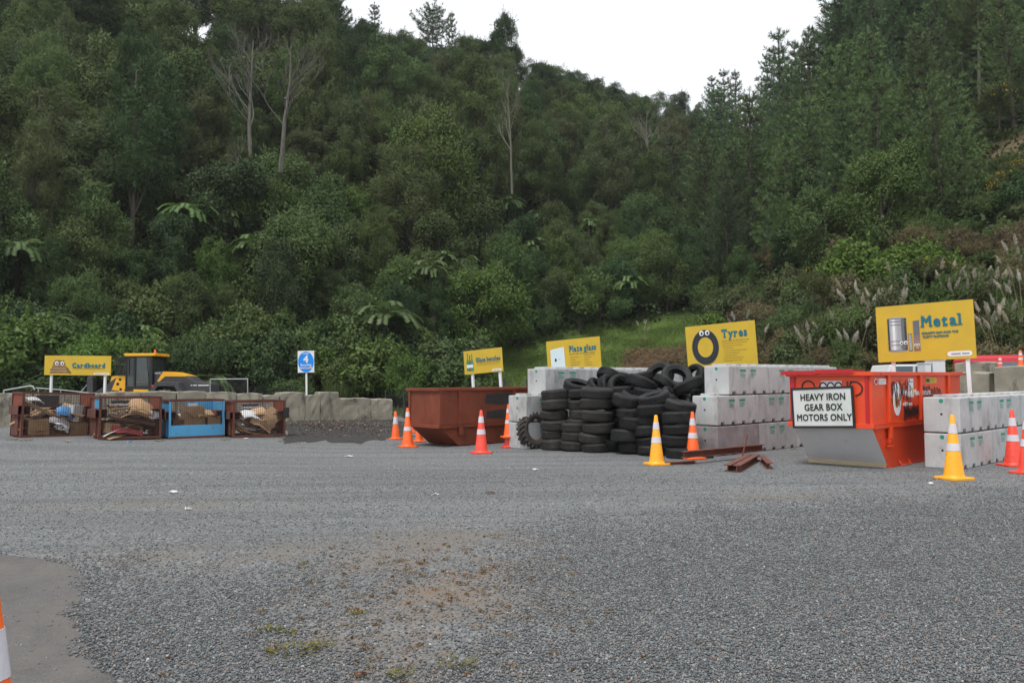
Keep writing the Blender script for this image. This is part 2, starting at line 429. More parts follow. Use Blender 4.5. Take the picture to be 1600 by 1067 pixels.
    col = mixc(nd, ln, rd.outputs[0], col, (.16, .145, .13))
    col = mixc(nd, ln, 1.0, col, (.93, .945, .935), 'MULTIPLY')
    ln.new(col, bs.inputs['Base Color'])
    bs.inputs['Roughness'].default_value = .75
    bs.inputs['Specular IOR Level'].default_value = .35
    b = nd.new('ShaderNodeBump'); b.invert = True
    b.inputs['Strength'].default_value = .7; b.inputs['Distance'].default_value = .015
    ln.new(mulv.outputs[0], b.inputs['Height']); ln.new(b.outputs[0], bs.inputs['Normal'])
    return m
xs = np.concatenate([np.linspace(-420, -45, 6), np.linspace(-40, 40, 81), np.linspace(45, 420, 6)])
ys = np.concatenate([np.linspace(-300, -25, 6), np.linspace(-20, 46, 67), np.linspace(52, 420, 6)])
GX, GY = np.meshgrid(xs, ys)
gv = np.stack([GX.ravel(), GY.ravel(), np.where(GY.ravel() < 47, gz(GX.ravel(), GY.ravel()), -0.1)], 1)
ground = link('ground', np_mesh('ground', gv, grid_faces(len(xs), len(ys)), ground_material(), smooth=True))
tag(ground, kind='structure')

# old asphalt at the lower left, gravel lapping over its edge
def asphalt_material():
    m, nd, ln, bs = nodes('old asphalt')
    tc = nd.new('ShaderNodeTexCoord'); co = tc.outputs['Object']
    r = ramp(nd, [(.3, (.072, .069, .067)), (.7, (.112, .106, .102))]); ln.new(noise(nd, ln, co, 2.2, 6, .7), r.inputs[0])
    r2 = ramp(nd, [(.35, .6), (.65, 1.4)]); ln.new(noise(nd, ln, co, 95, 4, .8), r2.inputs[0])
    col = mixc(nd, ln, 1.0, r.outputs[0], r2.outputs[0], 'MULTIPLY')
    r3 = ramp(nd, [(.68, 0), (.72, .7)]); ln.new(noise(nd, ln, co, 60, 2, .5), r3.inputs[0])
    col = mixc(nd, ln, r3.outputs[0], col, (.3, .29, .27))
    r4 = ramp(nd, [(.52, 0), (.7, .5)]); ln.new(noise(nd, ln, co, .9, 6, .7), r4.inputs[0])
    col = mixc(nd, ln, r4.outputs[0], col, (.145, .132, .12))
    # sand blown along the gravel's edge
    for (cx, cy, sx, sy) in ((-3.9, 7.0, 1.3, .75), (-3.1, 5.9, .55, 1.1), (-2.6, 4.9, .5, .9)):
        s_ = nd.new('ShaderNodeVectorMath'); s_.operation = 'SUBTRACT'; ln.new(co, s_.inputs[0]); s_.inputs[1].default_value = (cx, cy, 0)
        m_ = nd.new('ShaderNodeVectorMath'); m_.operation = 'MULTIPLY'; ln.new(s_.outputs[0], m_.inputs[0]); m_.inputs[1].default_value = (1 / sx, 1 / sy, 0)
        l_ = nd.new('ShaderNodeVectorMath'); l_.operation = 'LENGTH'; ln.new(m_.outputs[0], l_.inputs[0])
        q_ = ramp(nd, [(.35, .75), (1.0, 0)]); ln.new(l_.outputs['Value'], q_.inputs[0])
        n_ = ramp(nd, [(.38, 0), (.62, 1)]); ln.new(noise(nd, ln, co, 4.5, 6, .75), n_.inputs[0])
        k_ = nd.new('ShaderNodeMath'); k_.operation = 'MULTIPLY'; ln.new(q_.outputs[0], k_.inputs[0]); ln.new(n_.outputs[0], k_.inputs[1])
        col = mixc(nd, ln, k_.outputs[0], col, (.122, .112, .103))
    ln.new(col, bs.inputs['Base Color']); bs.inputs['Roughness'].default_value = .85
    b = nd.new('ShaderNodeBump'); b.inputs['Strength'].default_value = .35; b.inputs['Distance'].default_value = .004
    ln.new(noise(nd, ln, co, 160, 3, .7), b.inputs['Height']); ln.new(b.outputs[0], bs.inputs['Normal'])
    return m
edge_px = [(-160, 838), (0, 866), (60, 872), (105, 882), (132, 902), (128, 930), (120, 958), (122, 985), (134, 1008), (150, 1030), (186, 1067), (230, 1110), (330, 1190)]
EDGE = [P(*e) for e in edge_px]
poly = [(p.x, p.y) for p in EDGE] + [(-0.8, 1.0), (-0.6, -12), (-25, -12), (-25, 8.4)]
mb = MB(); mb.add([(x, y, 0.004) for x, y in poly], [tuple(range(len(poly)))])
asphalt = mb.build('asphalt_road', asphalt_material()); tag(asphalt, kind='structure')
EP = np.array([(p.x, p.y) for p in EDGE])
def on_asphalt(x, y):
    """positive inside the asphalt, by how far left of its edge"""
    o = np.argsort(EP[:, 1])
    ex = np.interp(y, EP[o, 1], EP[o, 0], left=EP[o[0], 0], right=-30)
    return ex - x

# loose chip gravel near the camera: real stones
def stones():
    rng = np.random.default_rng(4)
    n = 420000
    Y = 3.7 + 10.5 * rng.random(n) ** 1.25
    X = (rng.random(n) * 1.9 - 0.95) * Y
    from math import pi
    d = on_asphalt(X, Y) + .05 * np.sin(Y * 9 + X * 3) + .035 * np.sin(Y * 23) + rng.normal(0, .03, n)
    side = rng.random(n) < np.clip((.95 - np.abs(X / Y)) / .28, 0, 1)
    keep = (d < 0.03) | ((d < 0.5) & (rng.random(n) < 0.06 * np.exp(-d * 5)))
    keep &= side
    # worn bare patch in the middle
    w = 1.2 * np.exp(-(((X + 0.62) / .85) ** 2 + ((Y - 5.9) / 2.4) ** 2)) * (0.72 + 0.4 * np.sin(X * 2.3 + Y) * np.sin(Y * 1.7 - X * 3.1) + .2 * np.sin(X * 7 + 3 * Y) * np.sin(6 * Y - 2 * X))
    keep &= rng.random(n) > np.minimum(w, .8)
    lim = np.interp(800 + 1300 * X / Y, [0, 300, 520, 700, 900, 1250, 1600], [7.2, 6.9, 6.8, 7.4, 9.2, 10.6, 11.4]) + .35 * np.sin(X * 3.1) + .25 * np.sin(X * 7.7 + 2)
    keep &= rng.random(n) < np.clip((lim + 1.2 - Y) / 3.0, .10, 1)
    X, Y, d = X[keep], Y[keep], d[keep]
    n = len(X)
    base = np.array([(1, 0, 0), (-1, 0, 0), (0, 1, 0), (0, -1, 0), (0, 0, 1), (0, 0, -1)], float)
    fac = np.array([(0, 2, 4), (2, 1, 4), (1, 3, 4), (3, 0, 4), (2, 0, 5), (1, 2, 5), (3, 1, 5), (0, 3, 5)])
    s = 0.0046 + 0.0058 * rng.random(n) ** 1.7
    V = base[None] * (0.75 + 0.5 * rng.random((n, 6, 1))) + rng.normal(0, 0.16, (n, 6, 3))
    V *= np.stack([1.0 + 0.5 * rng.random(n), np.ones(n), 0.6 + 0.35 * rng.random(n)], 1)[:, None, :]
    a = rng.random(n) * 2 * pi; t = rng.normal(0, 0.5, n)
    ca, sa, ct, st = np.cos(a), np.sin(a), np.cos(t), np.sin(t)
    x, y, z = V[..., 0], V[..., 1], V[..., 2]
    y, z = y * ct[:, None] - z * st[:, None], y * st[:, None] + z * ct[:, None]
    x, y = x * ca[:, None] - y * sa[:, None], x * sa[:, None] + y * ca[:, None]
    V = np.stack([x, y, z], -1) * s[:, None, None]
    lift = np.where((d > -0.12) & (d < 0.03), 0.012 * rng.random(n), 0.004 * rng.random(n))
    V[..., 0] += X[:, None]; V[..., 1] += Y[:, None]; V[..., 2] += (gz(X, Y) + s * 0.35 + lift)[:, None]
    F = (fac[None] + 6 * np.arange(n)[:, None, None]).reshape(-1, 3)
    tone = np.repeat(rng.random(n), 8)
    m, nd, ln, bs = nodes('gravel stone')
    at_ = nd.new('ShaderNodeAttribute'); at_.attribute_name = 'tone'
    r = ramp(nd, [(0, (.06, .066, .069)), (.4, (.112, .121, .126)), (.75, (.175, .186, .19)), (.94, (.25, .256, .256)), (.955, (.28, .17, .11)), (.975, (.15, .09, .07)), (.985, (.22, .22, .22)), (1, (.48, .48, .47))])
    ln.new(at_.outputs['Fac'], r.inputs[0]); ln.new(r.outputs[0], bs.inputs['Base Color'])
    bs.inputs['Roughness'].default_value = .62; bs.inputs['Specular IOR Level'].default_value = .45
    o = link('gravel', np_mesh('gravel', V.reshape(-1, 3), F, m, {'tone': tone}))
    tag(o, 'loose grey chip gravel thick across the front of the yard', 'gravel', kind='stuff')
stones()

# ------------------------------------------------------------------ hillside
def hill_material():
    m, nd, ln, bs = nodes('hill earth')
    tc = nd.new('ShaderNodeTexCoord'); co = tc.outputs['Object']
    r = ramp(nd, [(.3, (.018, .026, .010)), (.55, (.03, .04, .015)), (.75, (.045, .038, .02))]); ln.new(noise(nd, ln, co, .5, 6, .7), r.inputs[0])
    at_ = nd.new('ShaderNodeAttribute'); at_.attribute_name = 'grassy'
    g = ramp(nd, [(.3, (.09, .15, .03)), (.7, (.13, .19, .045))]); ln.new(noise(nd, ln, co, .9, 6, .7), g.inputs[0])
    col = mixc(nd, ln, at_.outputs['Fac'], r.outputs[0], g.outputs[0])
    at2 = nd.new('ShaderNodeAttribute'); at2.attribute_name = 'bare'
    e = ramp(nd, [(.35, (.17, .13, .08)), (.65, (.25, .19, .12))]); ln.new(noise(nd, ln, co, 1.6, 6, .75), e.inputs[0])
    col = mixc(nd, ln, at2.outputs['Fac'], col, e.outputs[0])
    ln.new(col, bs.inputs['Base Color']); bs.inputs['Roughness'].default_value = .95; bs.inputs['Specular IOR Level'].default_value = .1
    b = nd.new('ShaderNodeBump'); b.inputs['Strength'].default_value = .8; b.inputs['Distance'].default_value = .15
    ln.new(noise(nd, ln, co, 6, 5, .7), b.inputs['Height']); ln.new(b.outputs[0], bs.inputs['Normal'])
    return m
def grassiness(x, y):
    px = 800 + 1300 * x / y
    k = sstep(715, 790, px) * (1 - sstep(1045, 1130, px))
    dk = np.interp(px, HP[:, 0], HP[:, 2]); db = np.interp(px, HP[:, 0], HP[:, 1])
    return k * sstep(-1, 1, y - db) * (1 - sstep(0, 4, y - dk))
def bareness(x, y):
    px = 800 + 1300 * x / y
    dk = np.interp(px, HP[:, 0], HP[:, 2]); db = np.interp(px, HP[:, 0], HP[:, 1])
    a = sstep(960, 1000, px) * (1 - sstep(1075, 1110, px)) * (1 - sstep(15, 21, y - db))
    dr = np.interp(px, HP[:, 0], HP[:, 4])
    b = sstep(1500, 1560, px) * (1 - sstep(1600, 1700, px)) * sstep(8, 10, y - dk) * (1 - sstep(13, 16, y - dk))
    return np.maximum(a * .85, b)
ts = np.linspace(-1.5, 1.7, 321); yy = np.concatenate([np.linspace(23, 64, 83), np.linspace(65, 180, 78)])
TT, YY = np.meshgrid(ts, yy)
hx, hy = (TT * YY).ravel(), YY.ravel()
hz = terr(hx, hy)
px_ = 800 + 1300 * TT.ravel(); dbs = np.interp(px_, HP[:, 0], HP[:, 1])
hz = np.where(hy < dbs + .01, -0.25, hz)
hf = grid_faces(len(ts), len(yy))
fc = np.stack([hx, hy], 1)[hf].mean(1)
hill_o = link('hillside', np_mesh('hillside', np.stack([hx, hy, hz], 1), hf, hill_material(),
              {'grassy': grassiness(fc[:, 0], fc[:, 1]), 'bare': bareness(fc[:, 0], fc[:, 1])}, smooth=True))
tag(hill_o, kind='structure')

# the black soil heaped along the foot of the old block wall
def soil():
    pl = [P(*q) for q in [(447, 690), (520, 692), (600, 688), (646, 680), (655, 664), (612, 652), (520, 656), (450, 655), (440, 662)]]
    cx = sum((p.x for p in pl)) / len(pl); cy = sum((p.y for p in pl)) / len(pl)
    V = []; F = []
    rings = 7; n = 72; rnd = random.Random(3)
    per = []
    for i in range(n):
        t = i / n * len(pl); a = pl[int(t)]; b = pl[(int(t) + 1) % len(pl)]; f = t - int(t)
        j = 1 + .06 * math.sin(i * 1.7) + .05 * math.sin(i * .61 + 1) + rnd.uniform(-.05, .05)
        per.append((cx + (a.x + (b.x - a.x) * f - cx) * j, cy + (a.y + (b.y - a.y) * f - cy) * j))
    for r in range(rings):
        k = 1 - r / rings
        for (x, y) in per:
            X, Y = cx + (x - cx) * k, cy + (y - cy) * k
            V.append((X, Y, float(gz(X, Y)) + 0.003 + 0.06 * (1 - k) ** 1.2 * (0.7 + .3 * math.sin(X * 3) * math.sin(Y * 2.1)) + rnd.uniform(0, .03) * (r > 0)))
    for r in range(rings - 1):
        for i in range(n):
            F.append((r * n + i, r * n + (i + 1) % n, (r + 1) * n + (i + 1) % n, (r + 1) * n + i))
    F.append(tuple((rings - 1) * n + i for i in range(n)))
    m = pm('black soil', (.022, .02, .019), (.036, .032, .029), 2.5, .95, .8, 24, stain=((.2, .15, .1), 9, .62, .72, .8), extra=[((.09, .09, .09), 14, .6, .75, .7)])
    mb = MB(); mb.add(V, F); o = mb.build('soil', m, smooth=True); tag(o, kind='structure')
soil()
def soil_litter():
    rng = np.random.default_rng(8)
    n = 4200
    px = 545 + rng.normal(0, 58, n); py = 664 + rng.normal(0, 9, n)
    leaf = rng.random(n) < .16
    X = []; 
    C = np.array([P(a, max(b, 640))[:] for a, b in zip(px, py)])
    k = (C[:, 1] < 33.6) & (px > 436) & (px < 690); C, leaf = C[k], leaf[k]; n = len(C)
    C[:, 2] += .005 + .05 * np.exp(-((C[:, 0] + 6.2) / 2.6) ** 2 - ((C[:, 1] - 27) / 3.4) ** 2) + .03 * rng.random(n)
    s = np.where(leaf, .024, .012) * rng.uniform(.5, 1.5, n)
    V = C[:, None, :] + rng.normal(size=(n, 4, 3)) * s[:, None, None] * np.where(leaf, 1, 1)[:, None, None]
    F = (np.array([(0, 1, 2), (0, 2, 3), (0, 3, 1), (1, 3, 2)])[None] + 4 * np.arange(n)[:, None, None]).reshape(-1, 3)
    m, nd, ln, bs = nodes('soil crumbs')
    at_ = nd.new('ShaderNodeAttribute'); at_.attribute_name = 'tone'
    r = ramp(nd, [(0, (.018, .016, .015)), (.6, (.045, .04, .036)), (.75, (.07, .065, .06)), (.8, (.14, .09, .06)), (.95, (.24, .17, .12)), (1, (.36, .3, .24))]); ln.new(at_.outputs['Fac'], r.inputs[0]); ln.new(r.outputs[0], bs.inputs['Base Color']); bs.inputs['Roughness'].default_value = .9
    tone = np.repeat(np.where(leaf, .8 + .2 * rng.random(n), .78 * rng.random(n)), 4)
    o = link('leaf_litter', np_mesh('leaf_litter', V.reshape(-1, 3), F, m, {'tone': tone}))
    tag(o, 'dark soil crumbs and dead brown leaves below the old block wall', 'leaf litter', kind='stuff')
soil_litter()

# ------------------------------------------------------------------ lettering
_font_cache = {}
def glyphs(s, size, bold=0.0, thick=0.004, align='CENTER', mat=None, name='lettering', squeeze=1.0, spacing=1.0):
    """mesh of a line of writing in the XZ plane, facing -Y, its middle at the origin"""
    cu = bpy.data.curves.new('writing', 'FONT')
    cu.body = s; cu.size = size; cu.extrude = thick / 2; cu.align_x = align; cu.align_y = 'CENTER'; cu.resolution_u = 3
    cu.space_character = spacing
    o = bpy.data.objects.new('writing', cu); COL.objects.link(o)
    bpy.context.view_layer.update()
    me = bpy.data.meshes.new_from_object(o.evaluated_get(bpy.context.evaluated_depsgraph_get()))
    if bold:                                    # fattened by shifted copies, each a hair in front of the last
        vs = [v.co.copy() for v in me.vertices]; fs = [tuple(p.vertices) for p in me.polygons]; n0 = len(vs); V2, F2 = [], []
        for i, (dx, dz) in enumerate(((0, 0), (1, 0), (-1, 0), (0, 1), (0, -1), (.7, .7), (-.7, .7), (.7, -.7), (-.7, -.7))):
            V2 += [(v.x + dx * bold, v.y + dz * bold, v.z + .0006 * i) for v in vs]; F2 += [tuple(k + n0 * i for k in f) for f in fs]
        bpy.data.meshes.remove(me); me = bpy.data.meshes.new('writing'); me.from_pydata(V2, [], F2)
    bpy.data.objects.remove(o); bpy.data.curves.remove(cu)
    me.transform(Matrix.Scale(squeeze, 4, (1, 0, 0)))
    me.transform(Matrix.Rotation(R(90), 4, 'X'))
    me.materials.clear(); me.materials.append(mat)
    me.name = name
    return me
SERIF = {'M': 'bl br', 'e': '', 't': 'b', 'a': 'br', 'l': 'tl b', 'T': 'b dl dr', 'y': 'tl tr', 'r': 'tl bl', 's': '', 'P': 'tl bl', 'g': 'tr', 'C': 'trd', 'd': 'tlm br', 'b': 'tl', 'o': '', 'G': 'trd'}
def slab(s, size, mat, bold=0.02, thick=0.006, spacing=1.06, squeeze=1.0):
    """heavy slab-serif writing: each letter from the plain font, fattened, with serif blocks at its stem ends"""
    mb = MB(); x = 0
    xh = size * 0.53; cap = size * 0.73
    for ch in s:
        if ch == ' ': x += size * .3; continue
        me = glyphs(ch, size, bold, thick, 'LEFT', mat)
        vs = [v.co.copy() for v in me.vertices]; fs = [tuple(p.vertices) for p in me.polygons]
        x0 = min(v.x for v in vs); x1 = max(v.x for v in vs); z0 = min(v.z for v in vs); z1 = max(v.z for v in vs)
        w = (x1 - x0); sh = size * .075; sw = size * .1; y0, y1 = -thick / 2 + .001, thick / 2 - .001
        mb.add([(v.x - x0 + x, v.y, v.z) for v in vs], fs)
        st = size * .13
        for k in SERIF.get(ch, '').split():
            if k == 'bl': mb.box(x - sw * .7, x + st + sw * .7, y0, y1, z0, z0 + sh)
            if k == 'br': mb.box(x + w - st - sw * .4, x + w + sw * .7, y0, y1, z0, z0 + sh)
            if k == 'tl': mb.box(x - sw * .9, x + st, y0, y1, z1 - sh, z1)
            if k == 'tr': mb.box(x + w - st, x + w + sw * .8, y0, y1, z1 - sh, z1)
            if k == 'b': mb.box(x + w / 2 - st * 1.1, x + w / 2 + st * 1.3, y0, y1, z0, z0 + sh)
            if k == 'dl': mb.box(x, x + sh, y0, y1, z1 - size * .26, z1)
            if k == 'dr': mb.box(x + w - sh, x + w, y0, y1, z1 - size * .26, z1)
            if k == 'trd': mb.box(x + w - sh * 1.2, x + w, y0, y1, z1 - size * .27, z1 - size * .02)
            if k == 'tlm': mb.box(x + w - st - sw * .9, x + w - st, y0, y1, z1 - sh, z1)
        bpy.data.meshes.remove(me)
        x += w + size * .085 * spacing + (size * .05 if any(k in SERIF.get(ch, '') for k in ('br', 'bl', 'b', 'tr')) else 0)
    mb.v = [((v[0] - x / 2) * squeeze, v[1], v[2]) for v in mb.v]
    return mb.mesh('lettering', mat)
def greek(mb, x0, x1, z, h, rnd, mi=0, y=-0.004):
    """a line of print too small to read, as word-long dashes"""
    x = x0
    while x < x1:
        w = min(rnd.uniform(1.5, 5) * h, x1 - x)
        mb.box(x, x + w, y - .002, y, z - h / 2, z + h / 2, mi); x += w + h * .9
def disc(mb, x, z, rx, rz, y, mi=0, n=24, t=.003):
    mb.prism([(x + rx * math.cos(2 * math.pi * k / n), z + rz * math.sin(2 * math.pi * k / n)) for k in range(n)], y - t, y, 'y', mi)
def stroke(mb, pts, w, y, mi=0, t=.003):
    """a flat painted line in the XZ plane"""
    for (a, b) in zip(pts, pts[1:]):
        d = Vector((b[0] - a[0], b[1] - a[1])); L = d.length
        if L < 1e-6: continue
        d /= L; n = Vector((-d.y, d.x)) * w / 2; d = d * w * .3
        mb.prism([(a[0] - d.x + n.x, a[1] - d.y + n.y), (b[0] + d.x + n.x, b[1] + d.y + n.y), (b[0] + d.x - n.x, b[1] + d.y - n.y), (a[0] - d.x - n.x, a[1] - d.y - n.y)], y - t, y, 'y', mi)

# ------------------------------------------------------------------ yellow bay signs
def eyes(mb, x, z, r, gap, y, mi_w, mi_b):
    for s in (-1, 1):
        disc(mb, x + s * gap, z, r, r * 1.15, y, mi_w)
        disc(mb, x + s * gap + r * .1, z - r * .15, r * .48, r * .6, y - .003, mi_b)
def sign_base(name, label, center, w, h, yaw, lean, posts, ground_z, post_w=.07, cat='sign', board_mat=None):
    sh = (center.z - ground_z) * math.sin(R(lean))           # its foot stands so that the leaning board is where it is seen
    t = thing(name, label, cat, (center.x + sh * math.cos(R(yaw)), center.y + sh * math.sin(R(yaw)), ground_z), rot=(0, R(-lean), R(yaw)))
    zc = center.z - ground_z
    mb = MB(); mb.box(-w / 2, w / 2, 0, .03, zc - h / 2, zc + h / 2)
    b = mb.build('board', board_mat or M_yellow, t, bevel=.004)
    for px in posts:
        p = MB(); p.box(px - post_w / 2, px + post_w / 2, .032, .032 + post_w, -.3, zc + h / 2 - .1)
        p.build('post', M_white, t, bevel=.006)
    return t, b, zc
def credit(b, w, h, zc, mats=True):
    mb = MB(); x1 = w / 2 - .05; x0 = x1 - w * .22; z = zc - h / 2 + h * .085; r = h * .045
    pts = [(x0 + r * math.cos(a), z + r * math.sin(a)) for a in np.linspace(math.pi / 2, 1.5 * math.pi, 8)] + [(x1 + r * math.cos(a) - r, z + r * math.sin(a)) for a in np.linspace(-math.pi / 2, math.pi / 2, 8)]
    mb.prism(pts, -.004, 0, 'y')
    o = mb.build('credit_strip', M_white, b)
    g = MB(); greek(g, x0 + .02, x1 - .05, z, h * .03, random.Random(2), y=-.005); g.build('lettering', M_alu, b)
def put(name, me, b, x, z, y=-.006):
    return link(name, me, b, (x, y, z))

M_kegdark = pm('keg dark print', (.035, .045, .05), None, 4, .5); M_kegmid = pm('keg mid print', (.14, .16, .17), None, 4, .5); M_keglight = pm('keg light print', (.5, .54, .56), None, 4, .5)
def signs():
    # --- cardboard
    c = at(121, 571, 28.5); gzv = 0.1
    t, b, zc = sign_base('bay_sign', 'long yellow Cardboard sign on two white posts behind the rusty cages', c, 2.42, .67, -6, -1.0, (-.98, .98), gzv)
    put('lettering', slab('Cardboard', .205, M_teal, .012), b, .42, zc + .0)
    g = MB(); greek(g, -.17, .98, zc - .1, .03, random.Random(1)); g.build('lettering', M_print, b)
    p = MB(); rnd = random.Random(5)
    for i in range(9):
        z = zc - .27 + i * .05; hw = .36 - i * .022
        x = -.66 + rnd.uniform(-.03, .03)
        p.prism([(x - hw, z), (x + hw + rnd.uniform(-.03, .04), z + rnd.uniform(-.01, .02)), (x + hw - .03, z + .045), (x - hw + .03, z + .05)], -.006 - .001 * (i % 3), 0, 'y', i % 2)
    p.prism([(-.34, zc - .27), (-.2, zc - .27), (-.36, zc - .06), (-.42, zc - .05)], -.008, 0, 'y', 0)
    eyes(p, -.65, zc + .07, .06, .1, -.009, 2, 3)
    p.build('picture', [M_brownprint, M_card, M_eye, M_black], b)
    credit(b, 2.42, .67, zc)
    # --- glass bottles
    c = at(754.5, 564, 26); gzv = 0.0
    t, b, zc = sign_base('bay_sign', 'yellow Glass bottles sign on white posts behind the brown rusty skip', c, 1.43, .74, -31, 4.0, (-.46, .56), gzv, .075)
    put('lettering', slab('Glass bottles', .175, M_teal, .008, squeeze=.76), b, .2, zc + .05)
    g = MB(); greek(g, -.22, .63, zc - .05, .028, random.Random(1)); greek(g, -.22, .6, zc - .11, .015, random.Random(2)); g.build('lettering', M_print, b)
    p = MB()
    for k, (x, hh, mi) in enumerate(((-.57, .56, 0), (-.49, .5, 1), (-.41, .53, 0))):
        z0 = zc - .27; hw = .048
        p.prism([(x - hw, z0), (x + hw, z0), (x + hw, z0 + hh * .52), (x + .016, z0 + hh * .72), (x + .016, z0 + hh), (x - .016, z0 + hh), (x - .016, z0 + hh * .72), (x - hw, z0 + hh * .52)], -.004 - .002 * k, 0, 'y', mi)
        p.box(x - hw * .8, x + hw * .8, -.012, -.002, z0 + .1, z0 + .2, 2)
    p.build('picture', [M_greenprint, M_brownprint, M_glassprint], b)
    credit(b, 1.43, .74, zc)
    # --- plate glass
    c = at(896, 559, 25)
    t, b, zc = sign_base('bay_sign', 'yellow Plate glass sign with a pale pane pictured, above the white block wall', c, 1.80, 1.14, -31, 3.4, (-.6, .6), 0)
    put('lettering', slab('Plate glass', .235, M_teal, .011, squeeze=.68), b, .33, zc + .27)
    rnd = random.Random(4); g = MB(); greek(g, -.12, .72, zc + .12, .035, rnd); g.build('lettering', M_print, b)
    for x0, nl in ((-.1, 7), (.37, 5)):
        g = MB()
        for i in range(nl): greek(g, x0, x0 + rnd.uniform(.15, .36), zc + (.06 if nl == 5 else .02) - i * .075, .02, rnd)
        g.build('lettering', M_print, b)
    p = MB(); p.prism([(-.76, zc - .36), (-.28, zc - .4), (-.3, zc + .36), (-.77, zc + .3)], -.005, 0, 'y', 0)
    disc(p, -.6, zc - .02, .035, .05, -.006, 1); disc(p, -.46, zc - .0, .018, .015, -.006, 2)
    p.build('picture', [M_glassprint, M_black, M_alu], b)
    credit(b, 1.78, 1.14, zc)
    # --- tyres
    c = at(1126, 539, 22.3)
    t, b, zc = sign_base('bay_sign', 'yellow Tyres sign with a big black tyre pictured, behind the tyre heap', c, 1.90, 1.16, -31, 3.4, (-.6, .6), 0)
    put('lettering', slab('Tyres', .30, M_teal, .013, squeeze=.76), b, .4, zc + .29)
    rnd = random.Random(7); g = MB()
    for i, (a, e) in enumerate(((.05, .78), (.05, .72), (.05, .6), (.08, .35), (.08, .7), (.08, .5), (.08, .42), (.05, .6), (.05, .55))):
        greek(g, a, e, zc + .1 - i * .066, .026 if i == 0 else .016, rnd)
    g.build('lettering', M_print, b)
    p = MB(); n = 40; cx, cz = -.42, zc - .02
    for (r0, r1, mi, y) in ((.215, .37, 0, -.004), (.225, .255, 1, -.006), (.3, .335, 1, -.006)):
        for k in range(n):
            a0, a1 = 2 * math.pi * k / n, 2 * math.pi * (k + 1) / n
            q = [(cx + r * math.cos(a), cz + r * 1.28 * math.sin(a)) for r, a in ((r0, a0), (r1, a0), (r1, a1), (r0, a1))]
            p.prism(q, y - .003, y, 'y', mi)
    eyes(p, cx, cz + .385, .062, .08, -.01, 2, 3)
    p.build('picture', [M_navy, M_black, M_eye, M_black], b)
    # --- metal
    c = at(1444, 518.5, 17.0)
    t, b, zc = sign_base('bay_sign', 'largest yellow sign, lettered Metal, with a steel keg pictured, over the red skip', c, 1.84, 1.17, -39, 1.6, (-.64, .75), 0)
    put('lettering', slab('Metal', .31, M_teal, .012, squeeze=.86), b, .34, zc + .2)
    put('lettering', glyphs('SCRAPPY SAM AND THE', .062, .002, mat=M_teal), b, .29, zc - .03)
    put('lettering', glyphs('RUSTY RUFFIANS', .062, .002, mat=M_teal), b, .21, zc - .105)
    p = MB(); x0, x1 = -.70, -.33; z0, z1 = zc - .38, zc + .34; rr = .05
    pts = [(x0 + rr, z0), (x1 - rr, z0), (x1, z0 + rr), (x1, z1 - rr), (x1 - rr, z1), (x0 + rr, z1), (x0, z1 - rr), (x0, z0 + rr)]
    p.prism(pts, -.004, 0, 'y', 0)
    for z in (zc + .25, zc + .18, zc - .16, zc - .24, z0 + .03, z1 - .03): p.box(x0 + .005, x1 - .005, -.007, -.003, z - .008, z + .008, 4)
    for (f0, f1, mi) in ((0, .10, 6), (.16, .26, 7), (.26, .40, 2), (.40, .50, 7), (.72, .88, 4), (.88, 1.0, 6)):
        p.box(x0 + (x1 - x0) * f0, x0 + (x1 - x0) * f1, -.0062, -.003, z0 + .035, z1 - .035, mi)
    eyes(p, -.40, zc - .2, .035, .04, -.009, 2, 3); p.prism([(-.47, zc - .29), (-.44, zc - .26), (-.36, zc - .27), (-.34, zc - .3), (-.4, zc - .32)], -.009, 0, 'y', 4)
    p.box(-.305, -.235, -.005, 0, zc - .38, zc - .02, 4); p.box(-.295, -.245, -.007, -.003, zc - .36, zc - .04, 0)
    p.prism([(-.205, zc - .38), (-.085, zc - .38), (-.085, zc + .25), (-.205, zc + .24)], -.005, 0, 'y', 1); p.prism([(-.2, zc - .05), (-.09, zc - .05), (-.09, zc + .25), (-.2, zc + .24)], -.007, 0, 'y', 4)
    eyes(p, -.145, zc - .26, .025, .027, -.008, 2, 3); p.box(-.165, -.12, -.008, -.003, zc - .33, zc - .3, 5)
    p.build('picture', [M_alu, M_rustprint, M_eye, M_black, M_kegmid, M_yellow, M_kegdark, M_keglight], b)
    credit(b, 1.80, 1.15, zc)
    # --- the round-numbered sign
    c = at(478, 565, 34.5)
    t, b, zc = sign_base('zone_sign', 'white sign with a blue disc and the number 4, on one thin post', c, .68, .9, 0, .8, (0,), 0.05, .07, board_mat=M_white)
    p = MB(); disc(p, 0, zc - .01, .325, .43, -.001, 0, 36, .004); p.build('blue_disc', M_blue, b)
    put('lettering', glyphs('4', .42, .012, mat=M_white), b, 0, zc + .09, -.008)
    put('lettering', glyphs('ZONE', .09, .002, mat=M_white), b, 0, zc + .33, -.008)
    put('lettering', glyphs('Recycling', .12, .003, mat=M_white), b, 0, zc - .14, -.008)
    put('lettering', glyphs('Hard Landfill', .10, .003, mat=M_white), b, 0, zc - .26, -.008)
signs()

